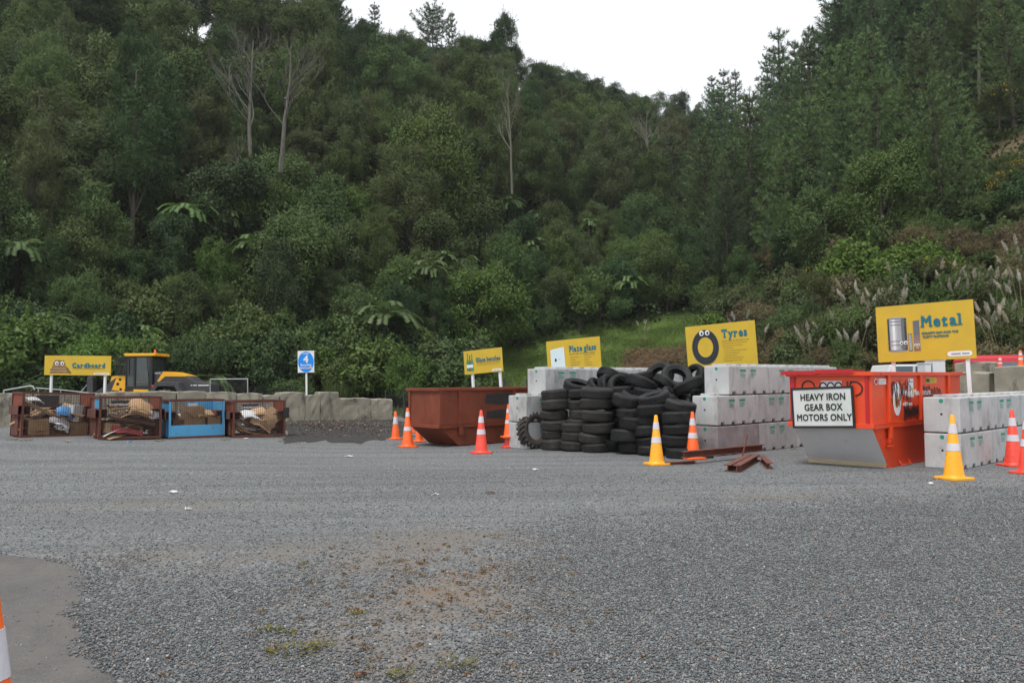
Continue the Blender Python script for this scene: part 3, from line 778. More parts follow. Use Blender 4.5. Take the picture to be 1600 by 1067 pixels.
# ------------------------------------------------------------------ bays: walls of interlocking concrete blocks
PHI = 47.0
U = Vector((math.sin(R(PHI)), math.cos(R(PHI)), 0)); Vv = Vector((math.cos(R(PHI)), -math.sin(R(PHI)), 0))
BAYROT = R(-PHI)
BH = .62
def block_mesh(L=1.6, W=.6, H=.6):
    """along Y; notched along the foot of its sides"""
    nts = [L * (k + .5) / 4 for k in range(4)]
    bot = [(0, 0)]
    for q in nts: bot += [(q - .07, 0), (q - .06, .055), (q + .06, .055), (q + .07, 0)]
    bot += [(L, 0), (L, H), (0, H)]
    mb = MB(); mb.prism(bot, -W, 0, 'x')
    mb.v = [(x, y, z) for x, y, z in mb.v]
    return mb.mesh('concrete_block', M_concw, bevel=.022)
def block_parts(o, L, H, stickers=True, dot=True, lugs=True, W=.6):
    if lugs:
        for k in range(4):
            y = L * (k + .5) / 4
            m_ = MB(); m_.box(-W * .78, -W * .22, y - .1, y + .1, H - .01, H + .045); m_.build('lug', M_concw, o, bevel=.012)
    m_ = MB(); m_.prism([(-W / 2 + .02 * math.cos(a), H * .52 + .02 * math.sin(a)) for a in np.linspace(0, 6.28, 11)[:-1]], -.003, .02, 'y'); m_.build('lifting_hole', M_hole, o)
    if dot:
        m_ = MB(); m_.prism([(-W / 2 + .035 * math.cos(a), H * .9 + .035 * math.sin(a)) for a in np.linspace(0, 6.28, 15)[:-1]], -.004, .02, 'y'); m_.build('green_dot', M_gsticker, o)
    if stickers:
        for k in (1, 2):
            y = L * (k + .35) / 4
            m_ = MB(); rnd = random.Random(k)
            m_.box(-.002, .003, y - .11, y + .11, H * .80, H * .80 + .045)
            for q in range(3):
                e = rnd.uniform(.03, .1)
                m_.box(-.002, .003, y - .1, y + e, H * .73 - q * .035, H * .73 - q * .035 + .012)
            m_.build('maker_sticker', M_gsticker, o)
def bay_wall(origin, rows, who, skew=0.0):
    """rows: per course (start, lengths, material or None per block)"""
    rot = (0, 0, BAYROT + skew)
    meshes = {}
    n = 0
    U_ = Vector((math.sin(R(PHI) - skew), math.cos(R(PHI) - skew), 0))
    for ci, (s, Ls, opts) in enumerate(rows):
        y = s
        for bi, L in enumerate(Ls):
            op = opts[bi] if bi < len(opts) else {}
            if (L, op.get('mat')) not in meshes:
                me = block_mesh(L)
                if op.get('mat'): me.materials[0] = op['mat']
                meshes[(L, op.get('mat'))] = me
            o = link('concrete_block', meshes[(L, op.get('mat'))])
            p = origin + U_ * (y + .006 * bi)
            o.location = (p.x, p.y, float(gz(p.x, p.y)) + ci * BH)
            o.rotation_euler = rot
            course = ('bottom', 'middle', 'top')[ci] if len(rows) == 3 else ('lower', 'upper')[ci]
            order = ('front', 'second', 'third', 'fourth', 'fifth', 'sixth')[bi]
            tag(o, op.get('label') or f'{order} pale concrete block, {course} course of the {who}', 'concrete block', 'concrete blocks of the ' + who)
            block_parts(o, L, .6, op.get('st', True), op.get('dot', bi == 0), ci == len(rows) - 1 or bi == 0 and rows[ci + 1][0] > s + .3)
            y += L
Ao = P(823, 702); Co = P(1122, 713); Do = P(1503, 734)
bay_wall(Ao, [(0, (1.6, 1.6, 1.6, 1.6), []), (0, (1.6, 1.6, 1.6, 1.6), []), (.62, (1.6, 1.6, 1.6, 1.6), [])], 'wall left of the tyres')
bay_wall(Co, [(0, (1.6, 1.6, 1.6, .8), [{'mat': M_concs, 'st': False, 'label': 'purple grey stained concrete block at the foot of the wall beside the tyres'}]),
              (0, (1.6, 1.6, 1.6, .8), []), (.45, (1.6, 1.6, 1.6), [])], 'wall between tyres and red skip')
bay_wall(Do, [(0, (1.6, 1.6, 1.6), []), (0, (1.6, 1.6, 1.6), [])], 'low wall right of the red skip')

# old, mossy blocks of the low wall on the left, each its own shape
def old_block(L, W, H, seed, chamfer=.05):
    import bmesh
    rnd = random.Random(seed)
    mb = MB(); mb.box(-L / 2, L / 2, -W / 2, W / 2, -.1, H)
    me = mb.mesh('old_concrete_block', M_conco, bevel=chamfer * .7)
    bm = bmesh.new(); bm.from_mesh(me)
    bmesh.ops.subdivide_edges(bm, edges=[e for e in bm.edges if e.calc_length() > .2], cuts=3, use_grid_fill=True)
    for v in bm.verts:
        v.co += Vector((rnd.gauss(0, .009), rnd.gauss(0, .009), rnd.gauss(0, .008) - (.03 * (abs(v.co.x) / (L / 2)) ** 4 if v.co.z > H * .7 else 0)))
    bm.to_mesh(me); bm.free()
    return me
def old_wall():
    a, b = Vector((-17.4, 25.4, 0)), Vector((-4.95, 33.6, 0))
    d = (b - a); tot = d.length; d.normalize(); ang = math.atan2(d.y, d.x)
    xs_ = [(0.0, 1.3, 1.18)]
    widths = [1.12, .95, 1.2, 1.1, 1.15, 1.05, 1.1, .95, .62, 1.0, .6, .78, 1.38, .95]
    x = 1.35; tops = [1.05, 1.04, 1.03, 1.05, 1.06, 1.05, 1.06, 1.07, 1.0, 1.1, .98, 1.1, .86, .84]
    k = (tot - x - .02 * len(widths)) / sum(widths)
    for w, h in zip(widths, tops):
        xs_.append((x, w * k, h)); x += w * k + .02
    words_ = ['first', 'second', 'third', 'fourth', 'fifth', 'sixth', 'seventh', 'eighth', 'ninth', 'tenth', 'eleventh', 'twelfth', 'thirteenth', 'fourteenth', 'fifteenth']
    for i, (x, w, h) in enumerate(xs_):
        p = a + d * (x + w / 2)
        lab = f'mossy old concrete block, {words_[i]} from the left end of the low wall'
        if i == len(xs_) - 1: lab = 'old concrete block ending the low wall beside the brown skip'
        if i == len(xs_) - 2: lab = 'low concrete block blotched with black mould near the end of the old wall'
        if i == len(xs_) - 3: lab = 'squarish old concrete block right of the blue number sign post'
        o = link('concrete_block', old_block(w, .7, h, i), None, (p.x, p.y + random.Random(i).uniform(-.06, .06), float(gz(p.x, p.y))), (0, 0, ang + random.Random(i).uniform(-.03, .03)))
        tag(o, lab, 'concrete block', 'weathered blocks of the old low wall')
old_wall()
for i, (px0, px1, ytop, Y, lab) in enumerate(((1500, 1556, 584, 21.6, 'brown stained old concrete block behind the white wall, next to the Metal sign post'),
                                              (1557, 1640, 574, 20.6, 'grey weathered concrete block with weeds on top, at the right edge'),
                                              (1502, 1556, 568, 23.6, 'crumbling pale concrete block half hidden below the red van'))):
    a, b = at(px0, ytop, Y), at(px1, ytop - 5, Y * .965)
    L = (b - a).length; H = (a.z + b.z) / 2
    o = link('concrete_block', old_block(L, .7, H, 40 + i), None, ((a.x + b.x) / 2, (a.y + b.y) / 2, 0), (0, 0, math.atan2(b.y - a.y, b.x - a.x)))
    tag(o, lab, 'concrete block', 'old blocks behind the right bay')

# ------------------------------------------------------------------ skips
def skip_bin(name, label, cat, corner, W, L, zb, zl, zr, inset, M, Mrail, end_mat, seed=0):
    """open skip; local x across (its near end at y=0), y to the back; corner = its near right upper corner on the ground plan.
    zb bottom, zl ledge, zr rim; the end below the ledge slopes in by inset"""
    t = thing(name, label, cat, corner, BAYROT)
    T = .03
    s = MB()
    # upper tub: four walls; lower hopper: side plates, sloped ends, floor
    s.box(-W, 0, 0, T, zl, zr); s.box(-W, 0, L - T, L, zl, zr)
    s.box(-W, -W + T, T, L - T, zl, zr); s.box(-T, 0, T, L - T, zl, zr)
    s.build('upper_wall', M, t)
    lo = MB()
    side = [(inset, zb), (L - inset, zb), (L - .04, zl - .002), (.04, zl - .002)]
    lo.prism(side, -W + .03, -W + .03 + T, 'x'); lo.prism(side, -.03 - T, -.03, 'x')
    lo.box(-W + .06, -.06, inset, L - inset, zb, zb + .04)
    lo.build('lower_side', M, t)
    for (ya, yb) in ((.04, inset), (L - .04, L - inset)):
        e = MB(); dy = T if ya < yb else -T
        e.prism([(ya, zl - .004), (yb, zb), (yb + dy, zb), (ya + dy, zl - .004)], -W + .035, -.035, 'x')
        e.build('sloped_end', end_mat if ya < yb else M, t)
    r = MB(); q = .05
    r.box(-W - q, q, -q, .04, zr - .002, zr + .07); r.box(-W - q, q, L - .04, L + q, zr - .002, zr + .07)
    r.box(-W - q, -W + .04, .04, L - .04, zr - .001, zr + .068); r.box(-.04, q, .04, L - .04, zr - .001, zr + .068)
    r.build('rim', Mrail, t, bevel=.008)
    g = MB()
    g.box(-W - .035, .035, -.035, 0, zl - .03, zl + .05); g.box(0, .035, 0, L, zl - .03, zl + .05); g.box(-W - .035, -W, 0, L, zl - .03, zl + .05); g.box(-W - .035, .035, L, L + .035, zl - .03, zl + .05)
    g.build('ledge_rail', Mrail, t, bevel=.006)
    return t
RED_C = P(1390, 731) - U * .62
def red_skip():
    c = Vector((RED_C.x, RED_C.y, float(gz(RED_C.x, RED_C.y))))
    W, L, zb, zl, zr = 1.50, 4.1, .04, .73, 1.60
    t = skip_bin('red_skip', 'bright red metal skip with grey sloped end, scrawled with black graffiti', 'skip', c, W, L, zb, zl, zr, .62, M_skipred, M_skipred, M_skipgrey)
    for k, y in enumerate((.62, 2.02, 3.4)):
        m = MB(); m.box(.0, .045, y - .045, y + .045, zl + .05, zr); m.build('rib', M_skipred, t, bevel=.006)
    m = MB(); m.box(-W + .02, -W + .11, -.03, 0, zl + .05, zr); m.build('corner_post', M_skipdk, t)
    m = MB(); m.box(-.11, -.05, -.02, 0, zl + .05, zr); m.build('corner_post', M_skipdk, t)
    m = MB(); m.box(.0, .06, .58, .68, zl - .22, zl - .03); m.prism([(.0 + .05 * math.cos(a), zl - .26 + .05 * math.sin(a)) for a in np.linspace(0, 6.28, 13)[:-1]], .58, .68, 'y'); m.box(.0, .05, .52, .74, zl - .36, zl - .335)
    m.build('lifting_lug', M_skipred, t, bevel=.006)
    m = MB(); m.tube([(.0, 1.02, .10), (.05, 1.02, .03), (.05, 1.42, .03), (.0, 1.42, .10)], .012, 6); m.build('foot_loop', M_skipred, t)
    m = MB(); m.box(-.10, -.02, .60, L - .62, -.02, .045); m.box(-W + .02, -W + .10, .60, L - .62, -.02, .045); m.build('skid', M_skipred, t)
    # red grating lying along the rim at the near left
    m = MB()
    for i in range(24):
        x = -W - .1 + i * .055
        m.box(x, x + .012, -.09, .42, zr + .08, zr + .10)
    for j in range(9):
        y = -.09 + j * .064
        m.box(-W - .12, -W + 1.2, y, y + .012, zr + .078, zr + .098)
    m.box(-W - .12, -W + .55, -.10, -.085, zr + .03, zr + .1); m.box(-W + .55, -W + 1.22, -.10, -.085, zr + .045, zr + .115)
    m.build('grating', M_skipdk, t)
    # stickers and lettering on the long side: side plane is x = 0 facing +x
    sd = bpy.data.objects.new('side_lettering', None); 
    bpy.data.objects.remove(sd)
    F = Matrix.Rotation(R(90), 4, 'Z')                    # front-facing writing turned onto the side, reading along +y
    def on_side(me_or_mb, mats, nm, y, z, off=.004):
        me = me_or_mb if isinstance(me_or_mb, bpy.types.Mesh) else me_or_mb.mesh(nm, mats)
        me.transform(Matrix.Translation((off, y, z)) @ F)
        return link(nm, me, t)
    m = MB(); disc(m, 0, 0, .07, .055, 0, 0); disc(m, 0, 0, .055, .04, -.004, 1); on_side(m, [M_white, M_skipdk], 'sticker', .16, zr - .1)
    m = MB(); m.box(-.15, .15, -.003, 0, -.05, .05, 0); greek(m, -.13, .1, .015, .018, random.Random(3), 1, -.003); greek(m, -.13, .07, -.02, .014, random.Random(4), 1, -.003); on_side(m, [M_white, M_alu], 'sticker', .41, zr - .1)
    m = MB(); m.box(-.11, .11, -.003, 0, -.17, .17, 0); greek(m, -.09, .08, .11, .02, random.Random(3), 1, -.003); m.box(-.06, .04, -.005, 0, -.08, .05, 2); m.box(.05, .09, -.005, 0, -.14, .0, 3); on_side(m, [M_white, M_gsticker, M_glassprint, M_yellow], 'sticker', 1.62, zr - .22)
    m = MB(); m.box(-.26, .26, -.003, 0, -.055, .055, 0); m.box(-.24, -.08, -.005, 0, -.035, .035, 1); greek(m, -.05, .2, .02, .018, random.Random(6), 2, -.004); greek(m, -.05, .16, -.02, .014, random.Random(7), 2, -.004); on_side(m, [M_yellow, M_black, M_print], 'sticker', 2.58, zr - .09)
    m = MB(); disc(m, 0, 0, .17, .3, 0, 0, 30)
    m.prism([(-.08, -.14), (.0, -.16), (.07, -.03), (.0, .13), (-.03, .11), (.02, .0)], -.006, 0, 'y', 1); m.prism([(-.1, -.12), (-.02, -.1), (-.05, .02), (-.11, .0)], -.007, 0, 'y', 2); m.prism([(.03, -.1), (.1, -.06), (.03, .1), (.0, .06)], -.005, 0, 'y', 2)
    on_side(m, [M_white, M_skipred, M_yellow], 'oval_emblem', 1.0, zl + .46)
    on_side(glyphs('Waste Management', .16, .002, mat=M_white, align='LEFT'), None, 'lettering', 1.24, zl + .56, .007)
    on_side(glyphs('call them', .11, .001, mat=M_white, align='LEFT'), None, 'lettering', 1.24, zl + .36, .007)
    # sprayed scrawls
    def scrawl(pts, w): 
        m_ = MB(); stroke(m_, pts, w, 0); return m_
    rnd = random.Random(12)
    m = MB()
    for k in range(11):
        x0 = -.34 + k * .08
        pts = [(x0 + rnd.uniform(-.07, .07), rnd.uniform(-.24, .26)) for _ in range(5)]
        stroke(m, pts, .012, 0)
    for cx_, r in ((-.22, .12), (.2, .10)):
        stroke(m, [(cx_ + r * math.cos(a), .06 + r * 1.2 * math.sin(a)) for a in np.linspace(.2, 3.4, 9)], .014, 0)
    on_side(m, [M_black], 'graffiti', 1.12, zl + .55, .011)
    m = MB()
    for k in range(13):
        x0 = -.3 + k * .05
        stroke(m, [(x0, rnd.uniform(-.16, -.05)), (x0 + .03, rnd.uniform(.05, .15)), (x0 + .06, rnd.uniform(-.14, -.02))], .02, 0)
    on_side(m, [M_black], 'graffiti', 1.58, zl + .2, .011)
    m = MB(); x0 = -.5
    for k in range(8):
        stroke(m, [(x0, -.1 + rnd.uniform(-.06, .04)), (x0 + .02, .12 + rnd.uniform(-.04, .06)), (x0 + .09, rnd.uniform(-.05, .1)), (x0 + .05, -.08)], .018, 0); x0 += .13
    stroke(m, [(-.5, .09), (-.1, .13)], .018, 0)
    on_side(m, [M_black], 'graffiti', 2.55, zr - .34, .011)
    # front end: black scrawl above the board, pale sticker
    m = MB(); m.box(-.2, .18, -.003, 0, -.09, .12); o = m.build('sticker', M_cardw, t, loc=(-W * .5 + .05, -.004, zr - .2))
    m = MB()
    arc = lambda cx, cz, rx, rz, a0, a1, n=10: [(cx + rx * math.cos(a), cz + rz * math.sin(a)) for a in np.linspace(a0, a1, n)]
    stroke(m, arc(-.42, .0, .12, .12, .2, 3.6) + [(-.47, -.13), (-.32, -.02), (-.26, -.14)], .022, 0)
    for k in range(3):
        stroke(m, arc(-.14 + k * .14, -.02, .07, .11, .6, 4.2) + [(-.06 + k * .14, -.13)], .022, 0)
    stroke(m, [(.3, .1), (.3, -.14), (.36, .1)] + arc(.42, -.02, .14, .12, 1.9, -1.4), .022, 0)
    m.build('graffiti', M_black, t, loc=(-W * .5 + .03, -.009, zr - .2))
    # the board hung on the skip's end
    bw, bh = 1.13, .70
    b = thing('notice_board', 'worn white board reading HEAVY IRON GEAR BOX MOTORS ONLY, hung on the red skip', 'notice board', t.matrix_basis @ Vector((-W * .5 - .10, -.045, zl - .03)), rot=(0, R(-2.2), BAYROT))
    m = MB(); m.box(-bw / 2, bw / 2, -.012, 0, .0, bh); pb = m.build('panel', M_board, b, bevel=.004)
    m = MB(); e = .028
    m.box(-bw / 2 - .01, bw / 2 + .01, -.02, .004, -.012, e); m.box(-bw / 2 - .01, bw / 2 + .01, -.02, .004, bh - e, bh + .012)
    m.box(-bw / 2 - .01, -bw / 2 + e, -.02, .004, e, bh - e); m.box(bw / 2 - e, bw / 2 + .01, -.02, .004, e, bh - e)
    m.build('frame', M_black, b)
    for i, s_ in enumerate(('HEAVY IRON', 'GEAR BOX', 'MOTORS ONLY')):
        link('lettering', glyphs(s_, .165, .003, mat=M_black, spacing=1.05, squeeze=.84), pb, (.02, -.015, bh - .17 - i * .18))
    # pale batten under the sloped end
    m = MB(); m.box(-W + .03, -.05, .565, .635, -.0, .075); o = m.build('timber_batten', M_timber, None, bevel=.006, loc=t.location, rot=t.rotation_euler)
    o.location.z += .002
    tag(o, 'pale timber batten under the grey sloped end of the red skip', 'batten')
red_skip()
RUST_C = P(718, 697) - U * .62
def rust_skip():
    c = Vector((RUST_C.x, RUST_C.y, 0))
    W, L, zb, zl, zr = 1.22, 3.5, .02, .48, 1.33
    t = skip_bin('rusty_skip', 'brown rusted metal skip with two black painted patches, behind the leftmost cones', 'skip', c, W, L, zb, zl, zr, .62, M_rust, M_rust, M_rust)
    for y in (.03, .62, 2.4, 3.3):
        m = MB(); m.box(.0, .04, y - .04, y + .04, zl + .05, zr); m.build('rib', M_rust, t)
    for x in (-W + .03,):
        m = MB(); m.box(x, x + .08, -.03, 0, zl + .05, zr); m.build('rib', M_rust, t)
    m = MB(); m.box(.0, .05, .58, .70, zl - .2, zl - .03); m.build('lifting_lug', M_rust, t)
    for z0, z1, y0, y1 in ((zr - .36, zr - .08, 1.45, 2.36), (zr - .72, zr - .5, 1.48, 2.36)):
        m = MB(); rnd = random.Random(int(z0 * 100))
        pts = [(y0 + rnd.uniform(-.05, .05), z0 + rnd.uniform(0, .05)), ((y0 + y1) / 2, z0 + rnd.uniform(-.03, .03)), (y1, z0 + rnd.uniform(-.02, .03)), (y1 - rnd.uniform(0, .06), z1 + .02), ((y0 + y1) / 2, z1 + rnd.uniform(-.03, .03)), (y0 + .03, z1 + rnd.uniform(-.04, .0))]
        m.prism(pts, .0, .004, 'x'); m.build('painted_patch', M_blackp, t)
rust_skip()

# ------------------------------------------------------------------ traffic cones
CONE_ME = {}
def cone_parts(t, mat, bands, H=.9, foot=None):
    key = (mat.name, bands, H, foot)
    if key not in CONE_ME:
        rb, rt = .135 * H / .9, .028
        rad = lambda z: rb + (rt - rb) * (z - .05) / (H - .05)
        zs = [.05]
        m = MB(); m.lathe([(rb + .03, .03), (rb + .01, .05), (rad(.08), .08), (rad(H - .01), H - .01), (rt * .7, H), (.002, H)], 20)
        body = m.mesh('body', mat, smooth=True)
        b = MB(); hw = .2 * H / .9
        c = hw * .22
        prof = [(-hw + c, -hw), (hw - c, -hw), (hw, -hw + c), (hw, hw - c), (hw - c, hw), (-hw + c, hw), (-hw, hw - c), (-hw, -hw + c)]
        b.prism(prof, .0, .035, 'z')
        base = b.mesh('base', foot and M_conefoot or mat, bevel=.008)
        bs_ = []
        for (f0, f1) in bands:
            k = MB(); z0, z1 = f0 * H, f1 * H
            k.lathe([(rad(z0) + .001, z0), (rad(z0) + .004, z0), (rad(z1) + .004, z1), (rad(z1) + .001, z1)], 20, closed=True)
            bs_.append(k.mesh('reflective_band', M_band, smooth=True))
        CONE_ME[key] = (body, base, bs_)
    body, base, bs_ = CONE_ME[key]
    link('body', body, t); link('base', base, t)
    for k in bs_: link('reflective_band', k, t)
B2 = ((.44, .555), (.71, .855)); B1 = ((.55, .80),)
def cone(px, py, mat, label, bands=B2, H=.9, lift=0.0, rotz=.3, depth=None, foot=None, lean=(0, 0)):
    p = P(px, py) if depth is None else Vector((at(px, 600, depth).x, depth, 0))
    d = Vector((p.x, p.y, 0)).normalized() * (.15 if depth is None else 0)
    x, y = p.x + d.x, p.y + d.y
    t = thing('traffic_cone', label, 'traffic cone', (x, y, float(gz(x, y)) + lift), rot=(lean[0], lean[1], rotz), group='traffic cones in the yard')
    cone_parts(t, mat, bands, H, foot)
    return t
cone(618, 687, M_orange, 'short orange cone with one wide white band, leftmost beside the brown skip', B1, .76)
cone(637, 699, M_orange, 'tall orange cone with a dirty band, in front of the end of the brown skip', ((.42, .52), (.78, .9)), .93)
cone(641, 674, M_orange, 'orange cone half hidden straight behind the tall dirty banded cone', B2, .92, depth=25.5)
cone(655, 691, M_orange, 'orange cone mostly hidden under the overhanging end of the brown skip', B1, .72)
cone(752, 709, M_red, 'pinkish red cone standing alone in front of the brown skip', B2, .93)
cone(795, 700, M_red, 'dull red cone mostly covered by the orange cone stacked over it', (), .72)
cone(795, 700, M_orange, 'orange cone stacked on a red cone at the end of the left block wall', ((.42, .52), (.74, .86)), .78, lift=.235)
cone(1026, 727, M_ycone, 'yellow cone with two white bands in front of the tyre stacks', B2, .91)
cone(1083, 718, M_orange, 'orange cone with two white bands against the stained block beside the tyres', B2, .93)
cone(1491, 750, M_ycone, 'yellow cone in front of the low block wall right of the red skip', B2, .99)
cone(1584, 729, M_red, 'red cone beside the low block wall near the right edge', B2, .99, rotz=.1)
cone(1607, 741, M_red, 'red cone cut off by the right edge of the picture', B2, 1.0, rotz=.5)
cone(-11, 1300, M_orange, 'orange and white cone top close by at the lower left edge', ((.40, .56), (.67, .845)), .9, depth=2.74)
def small_cone(px, py, Y, mat, label, H):
    q = at(px, py, Y)
    t = thing('traffic_cone', label, 'traffic cone', (q.x, q.y, q.z), 0.2, 'traffic cones in the yard')
    cone_parts(t, mat, B2, H)
small_cone(1563, 578, 20.7, M_red, 'small red cone standing on the old block wall below the red van', .34)
small_cone(1595, 574, 20.4, M_orange, 'small orange cone with white bands on the old block at the right edge', .42)
m = MB(); m.box(-.1, .1, -.09, .09, 0, .05); o = m.build('rubber_foot', M_conefoot, None, bevel=.015, loc=P(1107, 716) + Vector((0, .1, 0)), rot=(0, 0, .3)); tag(o, 'black rubber foot lying beside the orange cone by the stained block', 'rubber foot')

# ------------------------------------------------------------------ tyres
def tyre_mesh(Ro, w, ri, seed, lugs=0, mat=None):
    """axis along Z, centred"""
    h = w / 2; n = 36
    prof = [(Ro * .985, -h * .55), (Ro, -h * .5)]
    for k in range(4):                                   # circumferential grooves
        z0 = -h * .5 + h * (k + .35) / 4 * 1.0; 
        prof += [(Ro, z0), (Ro - .010, z0 + .004), (Ro - .010, z0 + .014), (Ro, z0 + .018)]
    prof += [(Ro, h * .5), (Ro * .985, h * .62), (Ro * .95, h * .86), (Ro * .86, h), (Ro * .76, h * .97), (ri + .03, h * .72), (ri, h * .62), (ri + .004, h * .5),
             (ri + .03, h * .48), (Ro * .82, h * .78), (Ro * .92, h * .5), (Ro * .93, -h * .5), (Ro * .82, -h * .78), (ri + .03, -h * .48), (ri + .004, -h * .5),
             (ri, -h * .62), (ri + .03, -h * .72), (Ro * .76, -h * .97), (Ro * .86, -h), (Ro * .95, -h * .86)]
    mb = MB(); mb.lathe(prof, n, closed=True)
    if lugs:
        for k in range(lugs):
            for s in (-1, 1):
                a = 2 * math.pi * (k + (.5 if s > 0 else 0)) / lugs
                Mx = Matrix.Rotation(a, 4, 'Z') @ Matrix.Translation((Ro + .01, 0, s * h * .42)) @ Matrix.Rotation(s * .5, 4, 'X')
                mb.box(-.05, .018, -.028, .028, -h * .5, h * .5, 0, Mx)
                mb.box(-.10, -.005, -.02, .02, s * h * .42 - h * .15, s * h * .42 + h * .15, 0, Mx)
    rnd = random.Random(seed)
    ph = rnd.uniform(0, 6)
    mb.v = [(x * (1 + .012 * math.sin(2 * math.atan2(y, x) + ph)), y, z * (1 + .04 * math.sin(math.atan2(y, x) + ph))) for x, y, z in mb.v]
    return mb.mesh('tyre', mat or M_tyre, smooth=True)
TY = [tyre_mesh(.335, .225, .19, 1), tyre_mesh(.315, .205, .19, 2), tyre_mesh(.36, .25, .205, 3), tyre_mesh(.30, .19, .18, 4)]
TYD = [tyre_mesh(.335, .222, .19, 1, mat=M_tyred), tyre_mesh(.315, .205, .19, 2, mat=M_tyred), tyre_mesh(.36, .235, .205, 3, mat=M_tyred)]
TYR = [.335, .315, .36, .30]; TYW = [.225, .205, .25, .19]
def tyre(me, loc, axis=(0, 0, 1), label=None, group='car tyres in the heap'):
    ax = Vector(axis).normalized()
    q = Vector((0, 0, 1)).rotation_difference(ax)
    o = link('tyre', me); o.location = loc; o.rotation_mode = 'XYZ'
    o.rotation_euler = (q.to_matrix() @ Matrix.Rotation(random.Random(str(loc)).uniform(0, 6), 3, 'Z')).to_euler()
    return tag(o, label, 'tyre', group)
ORD = ['bottom tyre', 'second tyre from the bottom', 'third tyre from the bottom', 'fourth tyre from the bottom', 'fifth tyre from the bottom', 'top tyre', 'top tyre']
def stack(px, py, seq, who, H=None, jit=.03, seed=0, lean=0.0, depth=None, dusty=False):
    rnd = random.Random(seed)
    if depth is None:
        p = P(px, py); d = Vector((p.x, p.y, 0)).normalized(); p = p + d * .33
    else:
        q = at(px, 600, depth); p = Vector((q.x, q.y, 0))
    z = 0.0
    tot = sum((TYW[k] for k in seq)); f = (H / tot) if H else 1.0
    for i, k in enumerate(seq):
        w = TYW[k] * f
        lab = (ORD[i] if i < len(seq) - 1 else 'top tyre') + ' in ' + who
        me = (TYD if dusty else TY)[k if not dusty or k < 3 else 1]
        tilt = rnd.uniform(-1, 1) * (.05 + jit), rnd.uniform(-1, 1) * (.04 + jit)
        if i == len(seq) - 1 and lean: tilt = (lean, -.1)
        o = tyre(me, (p.x + rnd.uniform(-jit, jit), p.y + rnd.uniform(-jit, jit), z + w / 2), (tilt[0], tilt[1], 1), lab, 'tyres stacked at the front of the bay')
        o.scale = (1, 1, w / TYW[k] * .985)
        z += w
stack(867, 704, (0, 1, 0, 1, 0, 0), 'the leftmost dusty stack, beside the block wall', 1.36, seed=1, dusty=True, jit=.035)
stack(899, 706, (1, 1, 1), 'the short dusty stack behind the two tall ones', .62, seed=2, dusty=True, jit=.02)
stack(932, 708, (1, 0, 2, 2, 2, 2), 'the wide dusty stack, second tall one from the left', 1.40, seed=3, dusty=True, jit=.05)
stack(909, 700, (0, 1, 0, 1, 0, 1), 'the stack half hidden between the two tall dusty ones', 1.36, seed=9, depth=18.75, dusty=True)
stack(966, 702, (0, 1, 0, 3, 1, 0), 'the stack half hidden right of the wide dusty one', 1.42, seed=4, depth=18.7)
stack(986, 711, (1, 0, 0, 3, 0), 'the crooked stack left of the yellow cone', 1.24, seed=5, jit=.10, lean=.2)
stack(1019, 713, (3, 1, 0, 1, 2, 0), 'the stack just behind the yellow cone', 1.28, seed=6, jit=.08, lean=-.25)
stack(1064, 717, (0, 0, 1, 0, 1), 'the stack left of the orange cone', 1.13, seed=7, jit=.055, lean=.18)
stack(1040, 700, (0, 0, 1, 0, 1), 'the stack hidden between the yellow and orange cones', 1.2, seed=17, depth=18.2)
stack(1000, 700, (0, 1, 0, 0, 1), 'the stack hidden behind the crooked one', 1.25, seed=18, depth=19.2)
stack(1062, 700, (0, 1, 0, 0, 1, 0), 'the stack buried at the back of the heap', 1.42, seed=19, depth=19.3)
stack(1030, 700, (0, 1, 0, 0, 1, 0), 'the stack buried in the middle of the heap', 1.45, seed=20, depth=19.9)
stack(985, 700, (0, 1, 0, 0, 1, 0), 'the stack buried at the left back of the heap', 1.4, seed=21, depth=19.9)
p = P(958, 707); tyre(TY[0], (p.x, p.y + .3, .2), (.38, -.25, 1), 'car tyre lying tilted on the ground between two stacks', 'tyres stacked at the front of the bay')
big = tyre_mesh(.40, .26, .22, 8, lugs=22, mat=pm('muddy big tyre', (.06, .05, .042), (.035, .03, .027), 4, .85, .3, 40))
p = P(833, 702); o = tyre(big, (p.x + .02, p.y + .25, .415), (.62, -.75, .12), 'big knobbly tractor tyre standing up against the left block wall', 'tractor tyre by the wall')
